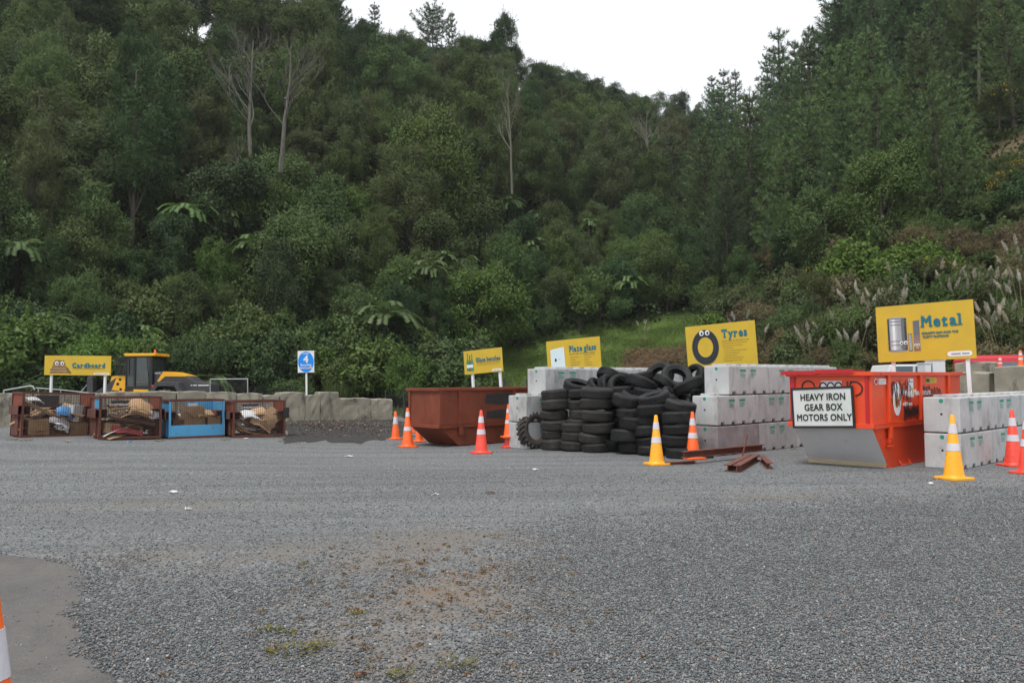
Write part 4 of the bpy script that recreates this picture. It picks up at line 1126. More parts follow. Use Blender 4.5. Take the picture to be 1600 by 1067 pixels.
for (px, py, Y, k, ax, lab) in (
    (903, 604, 18.9, 0, (.2, -.3, 1), 'brownish flat tyre on top of the dusty stacks'),
    (936, 607, 19.0, 1, (.55, -.35, .75), 'tyre leaning at the left of the heap behind the wide stack'),
    (951, 606, 18.8, 1, (.75, -.55, .35), 'ribbed tyre leaning at the left of the heap, beside a ring facing out'),
    (969, 605, 18.7, 3, (.35, -.9, .3), 'small tyre facing out of the heap with its dark hole showing'),
    (954, 590, 19.2, 0, (.5, .3, .8), 'tyre tipped over on the upper left of the heap'),
    (978, 594, 19.4, 1, (.3, .2, .9), 'upper tyre between the tipped left one and the big leaning one'),
    (1001, 600, 18.7, 2, (.38, .12, .9), 'large tyre sloping down to the right across the middle of the heap'),
    (1000, 590, 19.6, 1, (-.2, .1, .95), 'tyre behind the large sloping one at the top of the heap'),
    (1030, 588, 19.4, 2, (-.62, -.62, .5), 'tyre standing tilted at the crest of the heap, open hole facing the yard'),
    (1057, 590, 19.0, 2, (.08, -.72, .68), 'tyre at the crest of the heap lying like a bowl toward the yard'),
    (1040, 601, 19.0, 1, (.6, .1, .7), 'tyre wedged between the two open ones at the crest'),
    (1085, 588, 19.2, 3, (-.72, -.5, .35), 'small tyre standing on edge at the right of the crest'),
    (1107, 588, 19.2, 3, (.3, -.1, .9), 'small tyre at the far right top against the block wall'),
    (1077, 604, 18.2, 2, (-.38, .2, .9), 'large tyre tilted up to the right on the right of the heap'),
    (1100, 610, 18.3, 1, (-.25, -.1, .95), 'tyre under the raised end of the large right one'),
    (992, 621, 18.3, 1, (.2, -.2, .95), 'tyre lying flat at the left below the large sloping one'),
    (1012, 613, 18.5, 0, (.1, -.15, 1), 'tyre under the large sloping one in the middle of the heap'),
    (1028, 627, 17.9, 0, (.30, .05, .95), 'tyre sliding down to the right above the stack by the yellow cone'),
    (1052, 622, 18.3, 1, (.6, -.3, .75), 'twisted tyre in the middle right of the heap'),
    (1060, 632, 18.1, 3, (-.5, -.6, .6), 'tyre turned half toward the yard above the right stack'),
    (1085, 627, 18.1, 0, (-.45, -.25, .85), 'tyre leaning down to the left beside the block wall'),
    (1090, 641, 17.7, 1, (-.15, -.2, .97), 'tyre lying on the right stack against the block wall')):
    q = at(px, py, Y); tyre(TY[k], q, ax, lab)

# ------------------------------------------------------------------ cardboard cages
CAGE_W, CAGE_D, CAGE_H = 1.36, 1.15, 1.03
def wire_panel(x0, x1, z0, z1, pitch, w, along='x'):
    m = MB()
    n = int(round((x1 - x0) / pitch))
    for i in range(n + 1):
        x = x0 + (x1 - x0) * i / n
        if along == 'x': m.box(x - w / 2, x + w / 2, -w / 2, w / 2, z0, z1)
        else: m.box(-w / 2, w / 2, x - w / 2, x + w / 2, z0, z1)
    k = int(round((z1 - z0) / pitch))
    for j in range(k + 1):
        z = z0 + (z1 - z0) * j / k
        if along == 'x': m.box(x0, x1, -w / 2 - .003, w / 2 - .003, z - w / 2, z + w / 2)
        else: m.box(-w / 2 - .003, w / 2 - .003, x0, x1, z - w / 2, z + w / 2)
    return m
def cage(px, py, az, label, blue=False, sign='', W=CAGE_W, H=CAGE_H, tilt=0.0, seed=0, blue_bits=False):
    D = CAGE_D
    p = P(px, py)
    t = thing('cardboard_cage', label, 'cage', p, rot=(0, tilt, R(az)), group='mesh cages of waste cardboard')
    pl = M_bluep if blue else M_rust
    dk = M_bluep if blue else M_rustd
    # local: x across the front, y to the back, front at y = 0
    m = MB(); m.box(0, .02, 0, D, .02, H - .30, 0); m.box(0, .02, 0, D, H - .30, H - .02, 0); m.build('side_panel', pl, t)
    m = MB(); m.box(W - .02, W, 0, D, .02, H - .02); m.build('side_panel', pl, t)
    for x0, s_ in ((-.11, 1), (W - .17, -1)):                  # fork sleeve through each side
        m = MB(); x1 = x0 + .28; ys, ye, z0, z1 = -.0 if s_ > 0 else .04, D * .9, H * .50, H * .70
        T = .012
        m.box(x0, x1, ys, ye, z1 - T, z1); m.box(x0, x1, ys, ye, z0, z0 + T); m.box(x0, x0 + T, ys, ye, z0 + T, z1 - T); m.box(x1 - T, x1, ys, ye, z0 + T, z1 - T)
        m.build('fork_sleeve', M_rustd, t)
    m = MB(); m.prism([(.25, .05), (.95, .05), (.95, H * .40), (.25, H * .46)], -.045, -.001, 'x'); m.build('side_plate', dk, t)
    m = MB(); m.box(.02, W - .02, .02, D - .02, .03, .06); m.build('floor', M_rustd, t)
    m = MB(); q = .025
    for (x, y) in ((0, 0), (W, 0), (0, D), (W, D)):
        m = MB(); m.box(x - q, x + q, y - q, y + q, 0, H); m.build('corner_post', dk, t)
    m = MB()
    m.box(-q, W + q, -q - .003, q - .003, H - .05, H + .002); m.box(-q, W + q, D - q, D + q, H - .05, H + .002); m.box(-q - .003, q - .003, q, D - q, H - .05, H + .002); m.box(W - q + .003, W + q + .003, q, D - q, H - .05, H + .002)
    m.box(-q, W + q, -q - .003, q - .003, 0, .06); m.box(q, W - q, D - q, D + q, 0, .06)
    m.build('rim', M_rustd, t)
    z0 = .34 if blue else .06
    o = wire_panel(.03, W - .03, z0, H - .05, .055, .0068).build('wire_front', M_wire, t)
    if blue:
        m = MB(); m.box(.025, W - .025, -.02, .0, .04, .35); m.build('front_plate', M_bluep, t, bevel=.005)
        m = MB(); m.box(W * .46, W * .72, D - .03, D - .01, H * .62, H - .06); m.box(W * .74, W - .03, D - .035, D - .015, .3, H - .06); m.build('back_plate', M_bluep, t)
    wire_panel(.03, W - .03, .06, H - .05, .075, .0065).build('wire_back', M_wire, t, loc=(0, D, 0))
    # the plate carrying the name
    if blue:
        m = MB(); m.box(W * .50, W * .685, D - .05, D - .04, H * .70, H * .88); s_ = m.build('sign_plate', M_board, t)
        g = MB()
        for j in range(3): greek(g, W * .52, W * .665, H * .84 - j * .045, .016, random.Random(j), y=D - .051)
        g.build('lettering', M_alu, s_)
    else:
        xs0 = W * .32
        m = MB(); m.box(xs0, xs0 + W * .33, D - .06, D - .05, H * .66, H * .88 if sign else H * .93); s_ = m.build('sign_plate', M_black, t)
        if sign:
            link('lettering', glyphs('CARDBOARD', .082, .003, mat=M_white, spacing=1.1, squeeze=.94), s_, (xs0 + W * .165, D - .064, H * .785))
    if blue_bits:
        m = MB(); m.box(-.002, .0, .1, .7, H * .72, H * .95); m.build('blue_paint_patch', M_bluep, t)
    # what lies in it: every sheet and box a thing of its own
    rnd = random.Random(seed)
    Mx = Matrix.Translation(p) @ Euler((0, tilt, R(az))).to_matrix().to_4x4()
    return t, Mx
def sheet_mesh(w, d, th, mat, rnd, fold=0.0):
    m = MB()
    n = 5
    pts_t = []
    for i in range(n + 1):
        x = -w / 2 + w * i / n
        pts_t.append((x, fold * math.cos(i / n * 3.1 - 1.5) + rnd.uniform(-.008, .008)))
    e = [rnd.uniform(-.05, .05) for _ in range(2 * (n + 1))]
    vs = []
    for i, (x, z) in enumerate(pts_t):
        for s, k in ((-1, 0), (1, 1)):
            y = s * (d / 2) + e[2 * i + k] * .7
            vs += [(x, y, z), (x, y, z + th)]
    fs = []
    for i in range(n):
        a, b = 4 * i, 4 * (i + 1)
        fs += [(a, b, b + 2, a + 2), (a + 1, a + 3, b + 3, b + 1), (a, a + 1, b + 1, b), (a + 2, b + 2, b + 3, a + 3)]
    fs += [(0, 2, 3, 1), (4 * n, 4 * n + 1, 4 * n + 3, 4 * n + 2)]
    m.add(vs, fs)
    return m.mesh('cardboard_sheet', mat)
def carton_mesh(w, d, h, mat, seed=0):
    m = MB(); T = .008
    m.box(-w / 2, w / 2, -d / 2, d / 2, 0, T)
    m.box(-w / 2, w / 2, -d / 2, -d / 2 + T, T, h); m.box(-w / 2, w / 2, d / 2 - T, d / 2, T, h)
    m.box(-w / 2, -w / 2 + T, -d / 2 + T, d / 2 - T, T, h); m.box(w / 2 - T, w / 2, -d / 2 + T, d / 2 - T, T, h)
    rnd = random.Random(seed)
    for s in (-1, 1):                                       # flaps
        a = rnd.uniform(-.3, 1.2)
        Mx = Matrix.Translation((0, s * d / 2, h)) @ Matrix.Rotation(s * a, 4, 'X')
        m.box(-w / 2, w / 2, min(0, -s * d * .45), max(0, -s * d * .45), 0, T, 0, Mx)
    return m.mesh('cardboard_box', mat)
def load(Mx, W, seed, where, n=24, top=.62, slope=0.0, base=.07):
    rnd = random.Random(seed); n = int(n * 1.7)
    for i in range(n):
        f = i / (n - 1)
        w, d = (rnd.uniform(.45, .95), rnd.uniform(.35, .7)) if rnd.random() < .5 else (rnd.uniform(.3, .7), rnd.uniform(.08, .25))
        x = rnd.uniform(.28, W - .28); y = rnd.uniform(.30, CAGE_D - .35)
        x = min(max(x, w * .42 + .03), W - w * .42 - .03)
        mat = M_card if rnd.random() < .62 else (M_cardw if rnd.random() < .4 else M_cardd)
        th = rnd.choice((.008, .012, .02, .05))
        z = base + .05 + (top - base) * f * (1 + slope * (x / W - .5))
        o = link('cardboard_sheet', sheet_mesh(w, d, th, mat, rnd, rnd.uniform(-.05, .05)))
        lim = .55 if w < .7 else .28
        o.matrix_world = Mx @ Matrix.Translation((x, y, z)) @ Euler((rnd.uniform(-.35, .5), rnd.uniform(-lim, lim), rnd.uniform(-.5, .5))).to_matrix().to_4x4()
        kind = {'brown cardboard': 'crumpled brown cardboard sheet', 'white card': 'pale white card sheet', 'wet cardboard': 'dark damp cardboard sheet'}[mat.name]
        lab = f'{kind} in the loose pile inside {where}'
        tag(o, lab, 'cardboard', 'waste cardboard in ' + where)
def piece(Mx, me, name, loc, rot, label, cat='cardboard box'):
    o = link(name, me); o.matrix_world = Mx @ Matrix.Translation(loc) @ Euler(rot).to_matrix().to_4x4()
    return tag(o, label, cat)
rn = random.Random(3)
# leftmost
W1 = 1.62
t, M1 = cage(33, 684, 42, 'leftmost rusty mesh cage, the widest, tilted, with a plain black plate', W=W1, H=1.14, tilt=R(2.0), seed=1)
load(M1, W1, 11, 'the leftmost rusty cage', 13, .70, -.4)
piece(M1, carton_mesh(.48, .4, .36, M_card, 1), 'cardboard_box', (.38, .24, .07), (0, 0, .05), 'square brown carton at the lower left of the leftmost cage')
piece(M1, carton_mesh(.4, .34, .3, M_card, 2), 'cardboard_box', (W1 - .28, .22, .07), (.1, 0, -.1), 'brown carton at the lower right corner of the leftmost cage')
piece(M1, sheet_mesh(1.25, .3, .07, M_card, rn), 'cardboard_sheet', (.66, .34, .58), (.2, .42, .1), 'long brown board sloping down to the right across the leftmost cage', 'cardboard')
piece(M1, sheet_mesh(.42, .3, .02, M_bag, rn, .09), 'plastic_bag', (.98, .16, .60), (.9, .25, .2), 'crumpled blue plastic bag at the front of the leftmost cage', 'plastic bag')
piece(M1, sheet_mesh(.4, .25, .03, M_cardw, rn, .06), 'paper_bundle', (.30, .25, .90), (.3, .15, .2), 'white crumpled paper heaped high at the left of the leftmost cage', 'paper')
piece(M1, sheet_mesh(.5, .22, .02, M_cardw, rn, .05), 'paper_bundle', (.86, .10, .36), (.8, .3, 0), 'shiny white wrapping in the lower middle of the leftmost cage', 'paper')
piece(M1, carton_mesh(.26, .24, .26, M_cardw, 6), 'cardboard_box', (W1 - .36, .25, .56), (.0, .1, .3), 'small pale carton on the upper right of the leftmost cage')
# second
t, M2 = cage(155, 687, 37, 'second mesh cage from the left, rusty, with a CARDBOARD plate and dark boards', sign='CARDBOARD', W=1.44, H=1.08, tilt=R(.8), seed=2, blue_bits=True)
load(M2, 1.44, 12, 'the second rusty cage', 15, .70, -.1)
piece(M2, sheet_mesh(.6, .5, .12, M_card, rn, .08), 'cardboard_sheet', (1.02, .3, .68), (.7, .25, .1), 'bulky brown carton piece high on the right of the second cage', 'cardboard')
piece(M2, sheet_mesh(1.1, .3, .05, M_cardd, rn), 'cardboard_sheet', (.78, .17, .46), (.3, .2, 0), 'long dark board across the front of the second cage', 'cardboard')
piece(M2, sheet_mesh(.75, .14, .03, M_redcard, rn), 'cardboard_sheet', (.66, .05, .20), (1.2, .24, 0), 'red printed strip of card low in the second cage', 'cardboard')
piece(M2, carton_mesh(.36, .3, .24, M_card, 3), 'cardboard_box', (.26, .22, .16), (0, .1, .2), 'small brown carton at the lower left of the second cage')
piece(M2, sheet_mesh(.25, .2, .03, M_cardw, rn), 'paper_bundle', (1.30, .1, .60), (1.2, .1, 0), 'white sheet at the right end of the second cage', 'paper')
# blue
t, M3 = cage(265, 686, 33, 'blue painted mesh cage with a solid blue lower front', blue=True, W=1.36, H=1.02, seed=3)
load(M3, 1.36, 13, 'the blue cage', 13, .6, 0, .2)
piece(M3, carton_mesh(.60, .1, .50, M_card, 4), 'cardboard_box', (.60, .12, .33), (-.06, 0, 0), 'large flat brown carton standing upright in the middle of the blue cage')
piece(M3, carton_mesh(.34, .3, .2, M_card, 5), 'cardboard_box', (1.13, .2, .34), (0, 0, .1), 'brown carton at the right of the blue cage')
piece(M3, carton_mesh(.28, .26, .18, M_cardd, 5), 'cardboard_box', (.22, .2, .34), (.2, 0, .1), 'dark round ended carton at the left of the blue cage')
# fourth
t, M4 = cage(365, 684, 29, 'rightmost mesh cage, rusty, with a CARDBOARD plate and a black fork sleeve end', sign='CARDBOARD', W=1.34, H=.98, seed=4)
load(M4, 1.34, 14, 'the rightmost cage', 14, .52, .2)
piece(M4, sheet_mesh(.55, .5, .06, M_card, rn, .1), 'cardboard_sheet', (1.06, .3, .46), (.9, -.7, .2), 'tall brown piece standing up at the right of the rightmost cage', 'cardboard')
piece(M4, sheet_mesh(.5, .4, .03, M_cardw, rn, .07), 'paper_bundle', (.5, .3, .54), (.5, .2, .2), 'large white crumpled sheet on top in the rightmost cage', 'paper')
piece(M4, sheet_mesh(.6, .25, .03, M_card, rn, .05), 'cardboard_sheet', (.72, .1, .3), (.8, .5, 0), 'brown strip sloping down to the right in the rightmost cage', 'cardboard')
m = MB(); m.box(1.3, 1.46, -.05, .0, .5, .78); o = m.build('black_cover', M_conefoot, t, bevel=.02)
for i, (px, py, s, mt, lab) in enumerate(((105, 690, .16, M_card, 'scrap of brown card on the ground below the leftmost cage'), (203, 691, .14, M_bag, 'scrap of blue and white wrapper below the second cage'),
        (384, 686, .17, M_cardw, 'white scrap on the ground below the rightmost cage'), (545, 714, .16, M_paper, 'long white scrap lying out on the gravel left of the brown skip'), (836, 735, .09, M_paper, 'white scrap on the gravel in front of the tractor tyre'),
        (1455, 757, .10, M_paper, 'white crumpled scrap left of the right hand yellow cone'), (681, 774, .1, M_paper, 'small white chip on the gravel in front of the red cone'), (293, 797, .07, M_paper, 'white pebble sized scrap on the open gravel'), (562, 1060, .05, M_cardd, 'dark red stone fragment at the bottom edge'),
        (270, 770, .13, M_paper, 'flat pale scrap on the gravel in front of the blue cage'), (765, 771, .12, M_cardd, 'dark scrap on the gravel in front of the brown skip'))):
    q = P(px, py); o = link('litter_scrap', sheet_mesh(s, s * .5, .012, mt, rn, .012), None, (q.x, q.y, q.z + .012), (0, 0, i)); tag(o, lab, 'litter')

# ------------------------------------------------------------------ wheel loader behind the old wall
def loader():
    Y = 37.5
    k = Y / FPX / 6.957
    o0 = at(120 + 800 / 6.957, 545 + 495 / 6.957, Y)
    zb = o0.z
    t = thing('wheel_loader', 'yellow and dark grey wheel loader parked behind the low wall', 'loader', (o0.x, o0.y, 0), R(-2))
    X = lambda zx: (zx - 800) * k
    Z = lambda zy: zb + (495 - zy) * k
    def poly(pts, y0, y1, name, mat, bevel=.02, parent=t):
        m_ = MB(); m_.prism([(X(a), Z(b)) for a, b in pts], y0, y1, 'y'); return m_.build(name, mat, parent, bevel=bevel)
    poly([(450, 470), (1480, 470), (1480, 560), (450, 560)], -.55, .55, 'chassis', M_lblack)
    # front frame with its pin holes
    f = poly([(440, 460), (505, 300), (520, 290), (590, 290), (612, 305), (640, 372), (708, 378), (708, 432), (592, 436), (588, 500), (500, 500)], -.62, -.40, 'front_frame', M_lyel)
    poly([(440, 460), (505, 300), (520, 290), (590, 290), (612, 305), (640, 372), (708, 378), (708, 432), (592, 436), (588, 500), (500, 500)], .40, .62, 'front_frame', M_lyel)
    for (cx, cy, r) in ((540, 332, 14), (515, 380, 16), (547, 436, 14)):
        m_ = MB(); disc(m_, X(cx), Z(cy), r * k, r * k, -.62, 0, 16, .01); m_.build('pin_hole', M_lblack, f)
    # lift arms and linkage
    a = poly([(478, 300), (520, 345), (470, 395), (335, 520), (140, 520), (330, 405)], -.36, -.22, 'lift_arm', M_lgrey)
    poly([(478, 300), (520, 345), (470, 395), (335, 520), (140, 520), (330, 405)], .22, .36, 'lift_arm', M_lgrey)
    poly([(365, 372), (380, 300), (440, 290), (490, 296), (480, 335), (410, 350)], -.12, .12, 'bell_crank', M_lyel)
    m_ = MB(); m_.tube([(X(20), -.1, Z(495)), (X(75), -.1, Z(430))], .045, 8); m_.tube([(X(75), -.1, Z(430)), (X(150), -.1, Z(340))], .03, 8); m_.build('tilt_ram', M_steel, t)
    poly([(138, 310), (150, 294), (192, 294), (206, 312), (212, 520), (138, 520)], -.35, .0, 'bucket', M_lgrey, .04)
    # front wheel, just showing above the wall
    def wheel(cx, cy, r, y):
        m_ = MB(); R0 = r * k; w = .24
        m_.lathe([(R0 * .55, -w), (R0 * .85, -w * 1.05), (R0 * .97, -w * .8), (R0, -w * .4), (R0, w * .4), (R0 * .97, w * .8), (R0 * .85, w * 1.05), (R0 * .55, w)], 28, closed=True)
        Mx = Matrix.Rotation(R(90), 4, 'X')
        m_.v = [tuple(Mx @ Vector(v)) for v in m_.v]
        for j in range(20):
            q = Matrix.Rotation(2 * math.pi * j / 20, 4, 'Y') @ Matrix.Translation((0, 0, R0))
            m_.box(-.04, .04, -w * .9, w * .9, -.02, .03, 0, q)
        wl_ = m_.build('wheel', M_mud, t, smooth=True, loc=(X(cx), y, Z(cy)))
        h_ = MB(); h_.lathe([(.01, 0), (R0 * .3, .02), (R0 * .55, .0), (R0 * .55, .05)], 20); h_.v = [(x, -z - w * .8, y_) for x, y_, z in h_.v]; h_.build('hub', M_lyel, wl_)
    for y in (-.85, .85):
        wheel(470, 600, 150, y); wheel(1072, 598, 155, y)
    poly([(700, 438), (862, 442), (862, 500), (700, 500)], -.75, -.4, 'step_tank', M_lyel)
    # cab
    c = MB()
    for (x, w) in ((612, 12), (705, 22), (880, 34)):
        c.prism([(X(x - w / 2), Z(440)), (X(x + w / 2), Z(440)), (X(x + w / 2), Z(85)), (X(x - w / 2), Z(85))], -.70, -.62, 'y'); c.prism([(X(x - w / 2), Z(440)), (X(x + w / 2), Z(440)), (X(x + w / 2), Z(85)), (X(x - w / 2), Z(85))], .62, .70, 'y')
    c.prism([(X(615), Z(440)), (X(895), Z(440)), (X(895), Z(408)), (X(615), Z(408))], -.71, .71, 'y')
    c.prism([(X(604), Z(100)), (X(897), Z(100)), (X(897), Z(84)), (X(604), Z(84))], -.71, .71, 'y')
    cab = c.build('cab', M_lblack, t)
    m_ = MB(); m_.prism([(X(618), Z(408)), (X(870), Z(408)), (X(870), Z(100)), (X(618), Z(100))], -.66, .66, 'y'); m_.build('cab_glass', M_mglass, cab)
    poly([(580, 62), (600, 54), (925, 54), (930, 84), (605, 86)], -.74, .74, 'cab_roof', M_lyel, .03)
    m_ = MB()
    for j in range(8):
        z = 100 + j * 26
        m_.prism([(X(500), Z(z)), (X(690), Z(z)), (X(690), Z(z + 7)), (X(500), Z(z + 7))], -.69, -.67, 'y'); m_.box(X(500), X(506), -.67, .67, Z(z + 7), Z(z))
    for x in (500, 545, 590, 640): m_.prism([(X(x), Z(290)), (X(x + 7), Z(290)), (X(x + 7), Z(95)), (X(x), Z(95))], -.70, -.68, 'y')
    for j in range(10): m_.box(X(500), X(506), -.67 + j * .14, -.65 + j * .14, Z(290), Z(95))
    m_.build('window_guard', M_lblack, t)
    m_ = MB(); m_.prism([(X(728), Z(400)), (X(858), Z(400)), (X(858), Z(330)), (X(835), Z(100)), (X(728), Z(100))], -.705, -.69, 'y'); d_ = m_.build('door', M_mglass, t)
    g = MB(); greek(g, X(722), X(825), Z(358), 8 * k, random.Random(2), y=-.707); g.build('lettering', M_brownprint, d_)
    m_ = MB(); m_.lathe([(.05, 0), (.05, .12), (.03, .16), (.005, .17)], 12); m_.build('beacon', M_beacon, t, loc=(X(880), -.3, Z(54)))
    # engine cover
    h = poly([(893, 250), (1000, 250), (1095, 262), (1250, 300), (1345, 360), (1500, 380), (1508, 400), (1508, 520), (893, 520)], -.55, .55, 'engine_cover', M_lgrey, .04)
    m_ = MB(); m_.prism([(X(935), Z(356)), (X(1000), Z(250)), (X(1095), Z(258)), (X(1250), Z(297)), (X(1250), Z(305)), (X(1022), Z(302)), (X(965), Z(354))], -.57, .57, 'y'); m_.build('yellow_stripe', M_lyel, h)
    link('lettering', glyphs('VOLVO', .085, .002, mat=M_white), h, (X(940), -.56, Z(268)))
    m_ = MB(); m_.box(X(1380), X(1495), -.558, -.55, Z(405), Z(395)); greek(m_, X(1300), X(1370), Z(399), 9 * k, random.Random(1), y=-.556); m_.build('white_strip', M_white, h)
    poly([(868, 505), (985, 365), (1000, 358), (1195, 362), (1212, 372), (1275, 505), (1232, 505), (1175, 408), (1000, 408), (935, 505)], -1.1, -.52, 'rear_fender', M_lgrey, .02)
    poly([(868, 505), (985, 365), (1000, 358), (1195, 362), (1212, 372), (1275, 505), (1232, 505), (1175, 408), (1000, 408), (935, 505)], .52, 1.1, 'rear_fender', M_lgrey, .02)
    poly([(1262, 505), (1312, 470), (1415, 474), (1452, 505)], -.7, .7, 'counterweight', M_lyel, .02)
    poly([(885, 395), (930, 388), (940, 415), (900, 430)], -.72, -.56, 'red_patch', M_redlamp)
loader()

# ------------------------------------------------------------------ fences
def chain(x0, x1, z0, z1, pitch, w):
    """diamond netting between two uprights in the local XZ plane"""
    m_ = MB(); L, H = x1 - x0, z1 - z0
    n = int((L + H) / pitch)
    for i in range(n):
        for s in (1, -1):
            a = i * pitch
            p0 = (max(0, a - H), min(a, H)); p1 = (min(a, L), max(0, a - L))
            pts = [p0, p1] if s > 0 else [(L - p0[0], p0[1]), (L - p1[0], p1[1])]
            if abs(pts[0][0] - pts[1][0]) > .02:
                (ax, az), (bx, bz) = pts
                d = Vector((bx - ax, bz - az)).normalized(); nx, nz = -d.y * w / 2, d.x * w / 2
                m_.add([(x0 + ax + nx, .002 * s, z0 + az + nz), (x0 + bx + nx, .002 * s, z0 + bz + nz), (x0 + bx - nx, .002 * s, z0 + bz - nz), (x0 + ax - nx, .002 * s, z0 + az - nz)], [(0, 1, 2, 3)])
    return m_
def fence(pts, label, pitch=.11, w=.006, post_r=.03, post_mat=None, rail=False, over=.1, lean=0.0, cat='fence'):
    """pts: list of (world xyz of post foot, height)"""
    t = thing('wire_fence', label, cat, pts[0][0])
    o = pts[0][0]; rnd = random.Random(7)
    for (q, h) in pts:
        m_ = MB(); l = Vector((rnd.uniform(-.05, .05), 0, 0)); m_.tube([q - o - Vector((0, 0, .3)), q - o + l + Vector((0, 0, h + over))], post_r, 8); m_.build('post', post_mat or M_post, t)
    for (a, h1), (b, h2) in zip(pts, pts[1:]):
        d = b - a; L = Vector((d.x, d.y, 0)).length
        m_ = chain(0, L, .04, min(h1, h2), pitch, w)
        sh = d.z / L
        m_.v = [(x, y, z + sh * x) for x, y, z in m_.v]
        m_.build('netting', M_fence, t, loc=a - o, rot=(0, 0, math.atan2(d.y, d.x)))
        if rail:
            m_ = MB(); m_.tube([a - o + Vector((0, 0, h1)), b - o + Vector((0, 0, h2))], .022, 8); m_.build('rail', M_steel, t)
    return t
def foot(px, Y, h): 
    q = at(px, 600, Y); return (Vector((q.x, q.y, tz(q.x, q.y))), h)
fence([foot(329, 36.5, 1.5), foot(388, 36.5, 1.5)], 'galvanised pipe gate frame with netting behind the old wall, right of the loader', post_r=.025, post_mat=M_steel, rail=True, over=0)
fence([foot(388, 37.0, 1.35), foot(460, 38.5, 1.2), foot(540, 40, 1.0)], 'sagging chain netting fence behind the blue number sign', pitch=.13)
fence([foot(603, 36.2, 1.05), foot(632, 35, 1.1), foot(660, 34, 1.15), foot(688, 33.5, 1.2), foot(718, 33, 1.25)], 'chain netting fence behind the brown skip, on the left', pitch=.12)
fence([foot(756, 31, 1.3), foot(789, 30, 1.55), foot(823, 29.5, 1.5)], 'dark post fence at the foot of the grass bank behind the Glass bottles sign', pitch=.14, post_r=.05)
fence([foot(979, 31.5, 1.5), foot(1029, 31, 1.45), foot(1075, 31, 1.4)], 'dark post and wire fence in front of the bare earth heap', pitch=.14, post_r=.055, w=.006)
fence([foot(1240, 29, 1.6), foot(1320, 28.5, 1.6)], 'sagging netting on dark posts behind the block wall, left of the Metal sign', pitch=.12, post_r=.045)
# low pipe barrier behind the leftmost cages
def barrier():
    a, b, c = at(0, 612, 30), at(50, 605, 30), at(54, 612, 30)
    t = thing('pipe_barrier', 'thin bent pale pipe rail above the wall at the far left', 'pipe rail', (a.x, a.y, 0))
    o = Vector((a.x, a.y, 0))
    m_ = MB(); m_.tube([at(6, 610, 30) - o, at(46, 603, 30) - o, at(52, 604, 30) - o, at(54, 609, 30) - o], .03, 8); m_.build('rail', M_steel, t)
    m_ = MB(); m_.tube([at(6, 610, 30) - o, at(6, 640, 30) - o], .03, 8); m_.build('post', M_steel, t)
    t2 = thing('pipe_barrier', 'low pale pipe railing with uprights behind the Cardboard sign posts', 'pipe rail', (c.x, c.y, 0))
    o = Vector((c.x, c.y, 0)); m_ = MB()
    m_.tube([at(56, 606, 31) - o, at(95, 609, 31) - o, at(140, 614, 31) - o], .02, 8); m_.build('rail', M_steel, t2)
    for px, y0 in ((60, 606), (95, 609), (128, 612)):
        m_ = MB(); m_.tube([at(px, y0, 31) - o, Vector((at(px, y0, 31).x, 31, -.1)) - o], .02, 6); m_.build('post', M_steel, t2)
barrier()

# ------------------------------------------------------------------ vehicles beyond the right bay
def vehicle(name, label, cat, loc, rotz, L, W, H, hood, paint, windows, van=False, tray=False):
    """length along local x, front at +x; side facing -y"""
    t = thing(name, label, cat, loc, rotz)
    zb = .35
    waist = zb + (H - zb) * .52
    if van: prof = [(0, zb), (L, zb), (L, waist - .15), (L - .25, waist), (L - .85, H - .05), (L - 1.0, H), (.1, H), (0, H - .1)]
    else: prof = [(0, zb), (L, zb), (L, waist - .12), (L - .15, waist - .02), (L - hood, waist + .04), (L - hood - .75, H - .04), (L - hood - .95, H), (L - hood - 2.1, H), (L - hood - 2.3, waist + .05), (0, waist + .05)]
    m_ = MB(); m_.prism(prof, -W / 2, W / 2, 'y'); m_.build('body', paint, t, bevel=.05)
    for (x0, x1, z0, z1, sl) in windows:
        for s in (-1, 1):
            m_ = MB(); y = s * W / 2; m_.prism([(x0, z0), (x1, z0), (x1 - sl, z1), (x0 + .02, z1)], min(y, y + s * .006), max(y, y + s * .006), 'y'); m_.build('side_window', M_carglass, t)
    for x in (L * .18, L * .80):
        for s in (-1, 1):
            m_ = MB(); m_.lathe([(.12, -.1), (.3, -.11), (.34, -.07), (.34, .07), (.3, .11), (.12, .1)], 20, closed=True); w_ = m_.build('wheel', M_tyre, t, smooth=True, loc=(x, s * (W / 2 - .08), .34), rot=(R(90), 0, 0))
            m_ = MB(); m_.lathe([(.005, .06), (.12, .08), (.19, .06), (.19, -.06), (.12, -.08), (.005, -.06)], 16); m_.build('rim', M_steel, w_, smooth=True)
    if not van:
        m_ = MB(); x = L - hood; n = Vector((.75, 0, 0)); m_.prism([(x - .05, waist + .10), (x + .02, waist + .08), (x - .68, H - .06), (x - .76, H - .06)], -W / 2 + .1, W / 2 - .1, 'y'); m_.build('windscreen', M_carglass, t)
    for s in (-1, 1):
        m_ = MB(); m_.box(L - .06, L + .01, s * W * .36 - .12, s * W * .36 + .12, waist - .32, waist - .18); m_.build('headlight', M_white, t)
        m_ = MB(); m_.box(-.01, .05, s * W * .42 - .07, s * W * .42 + .07, waist - .25, waist); m_.build('tail_lamp', M_redlamp, t)
    return t
q = at(1512, 589, 27.5)
v_ = vehicle('van', 'pinkish red van with long side windows, beyond the old blocks at the right edge', 'van', (q.x - .1, 27.8, .25), R(-15), 4.9, 1.8, 1.98, 0, M_van,
        ((.35, 1.65, 1.28, 1.80, .0), (1.85, 3.1, 1.28, 1.80, .02), (3.25, 4.3, 1.28, 1.78, .3)), van=True)
m_ = MB(); m_.box(.15, 3.7, -.80, .80, 1.975, 2.03); m_.build('roof_rail', M_van, v_, bevel=.02)
q = at(1366, 600, 27)
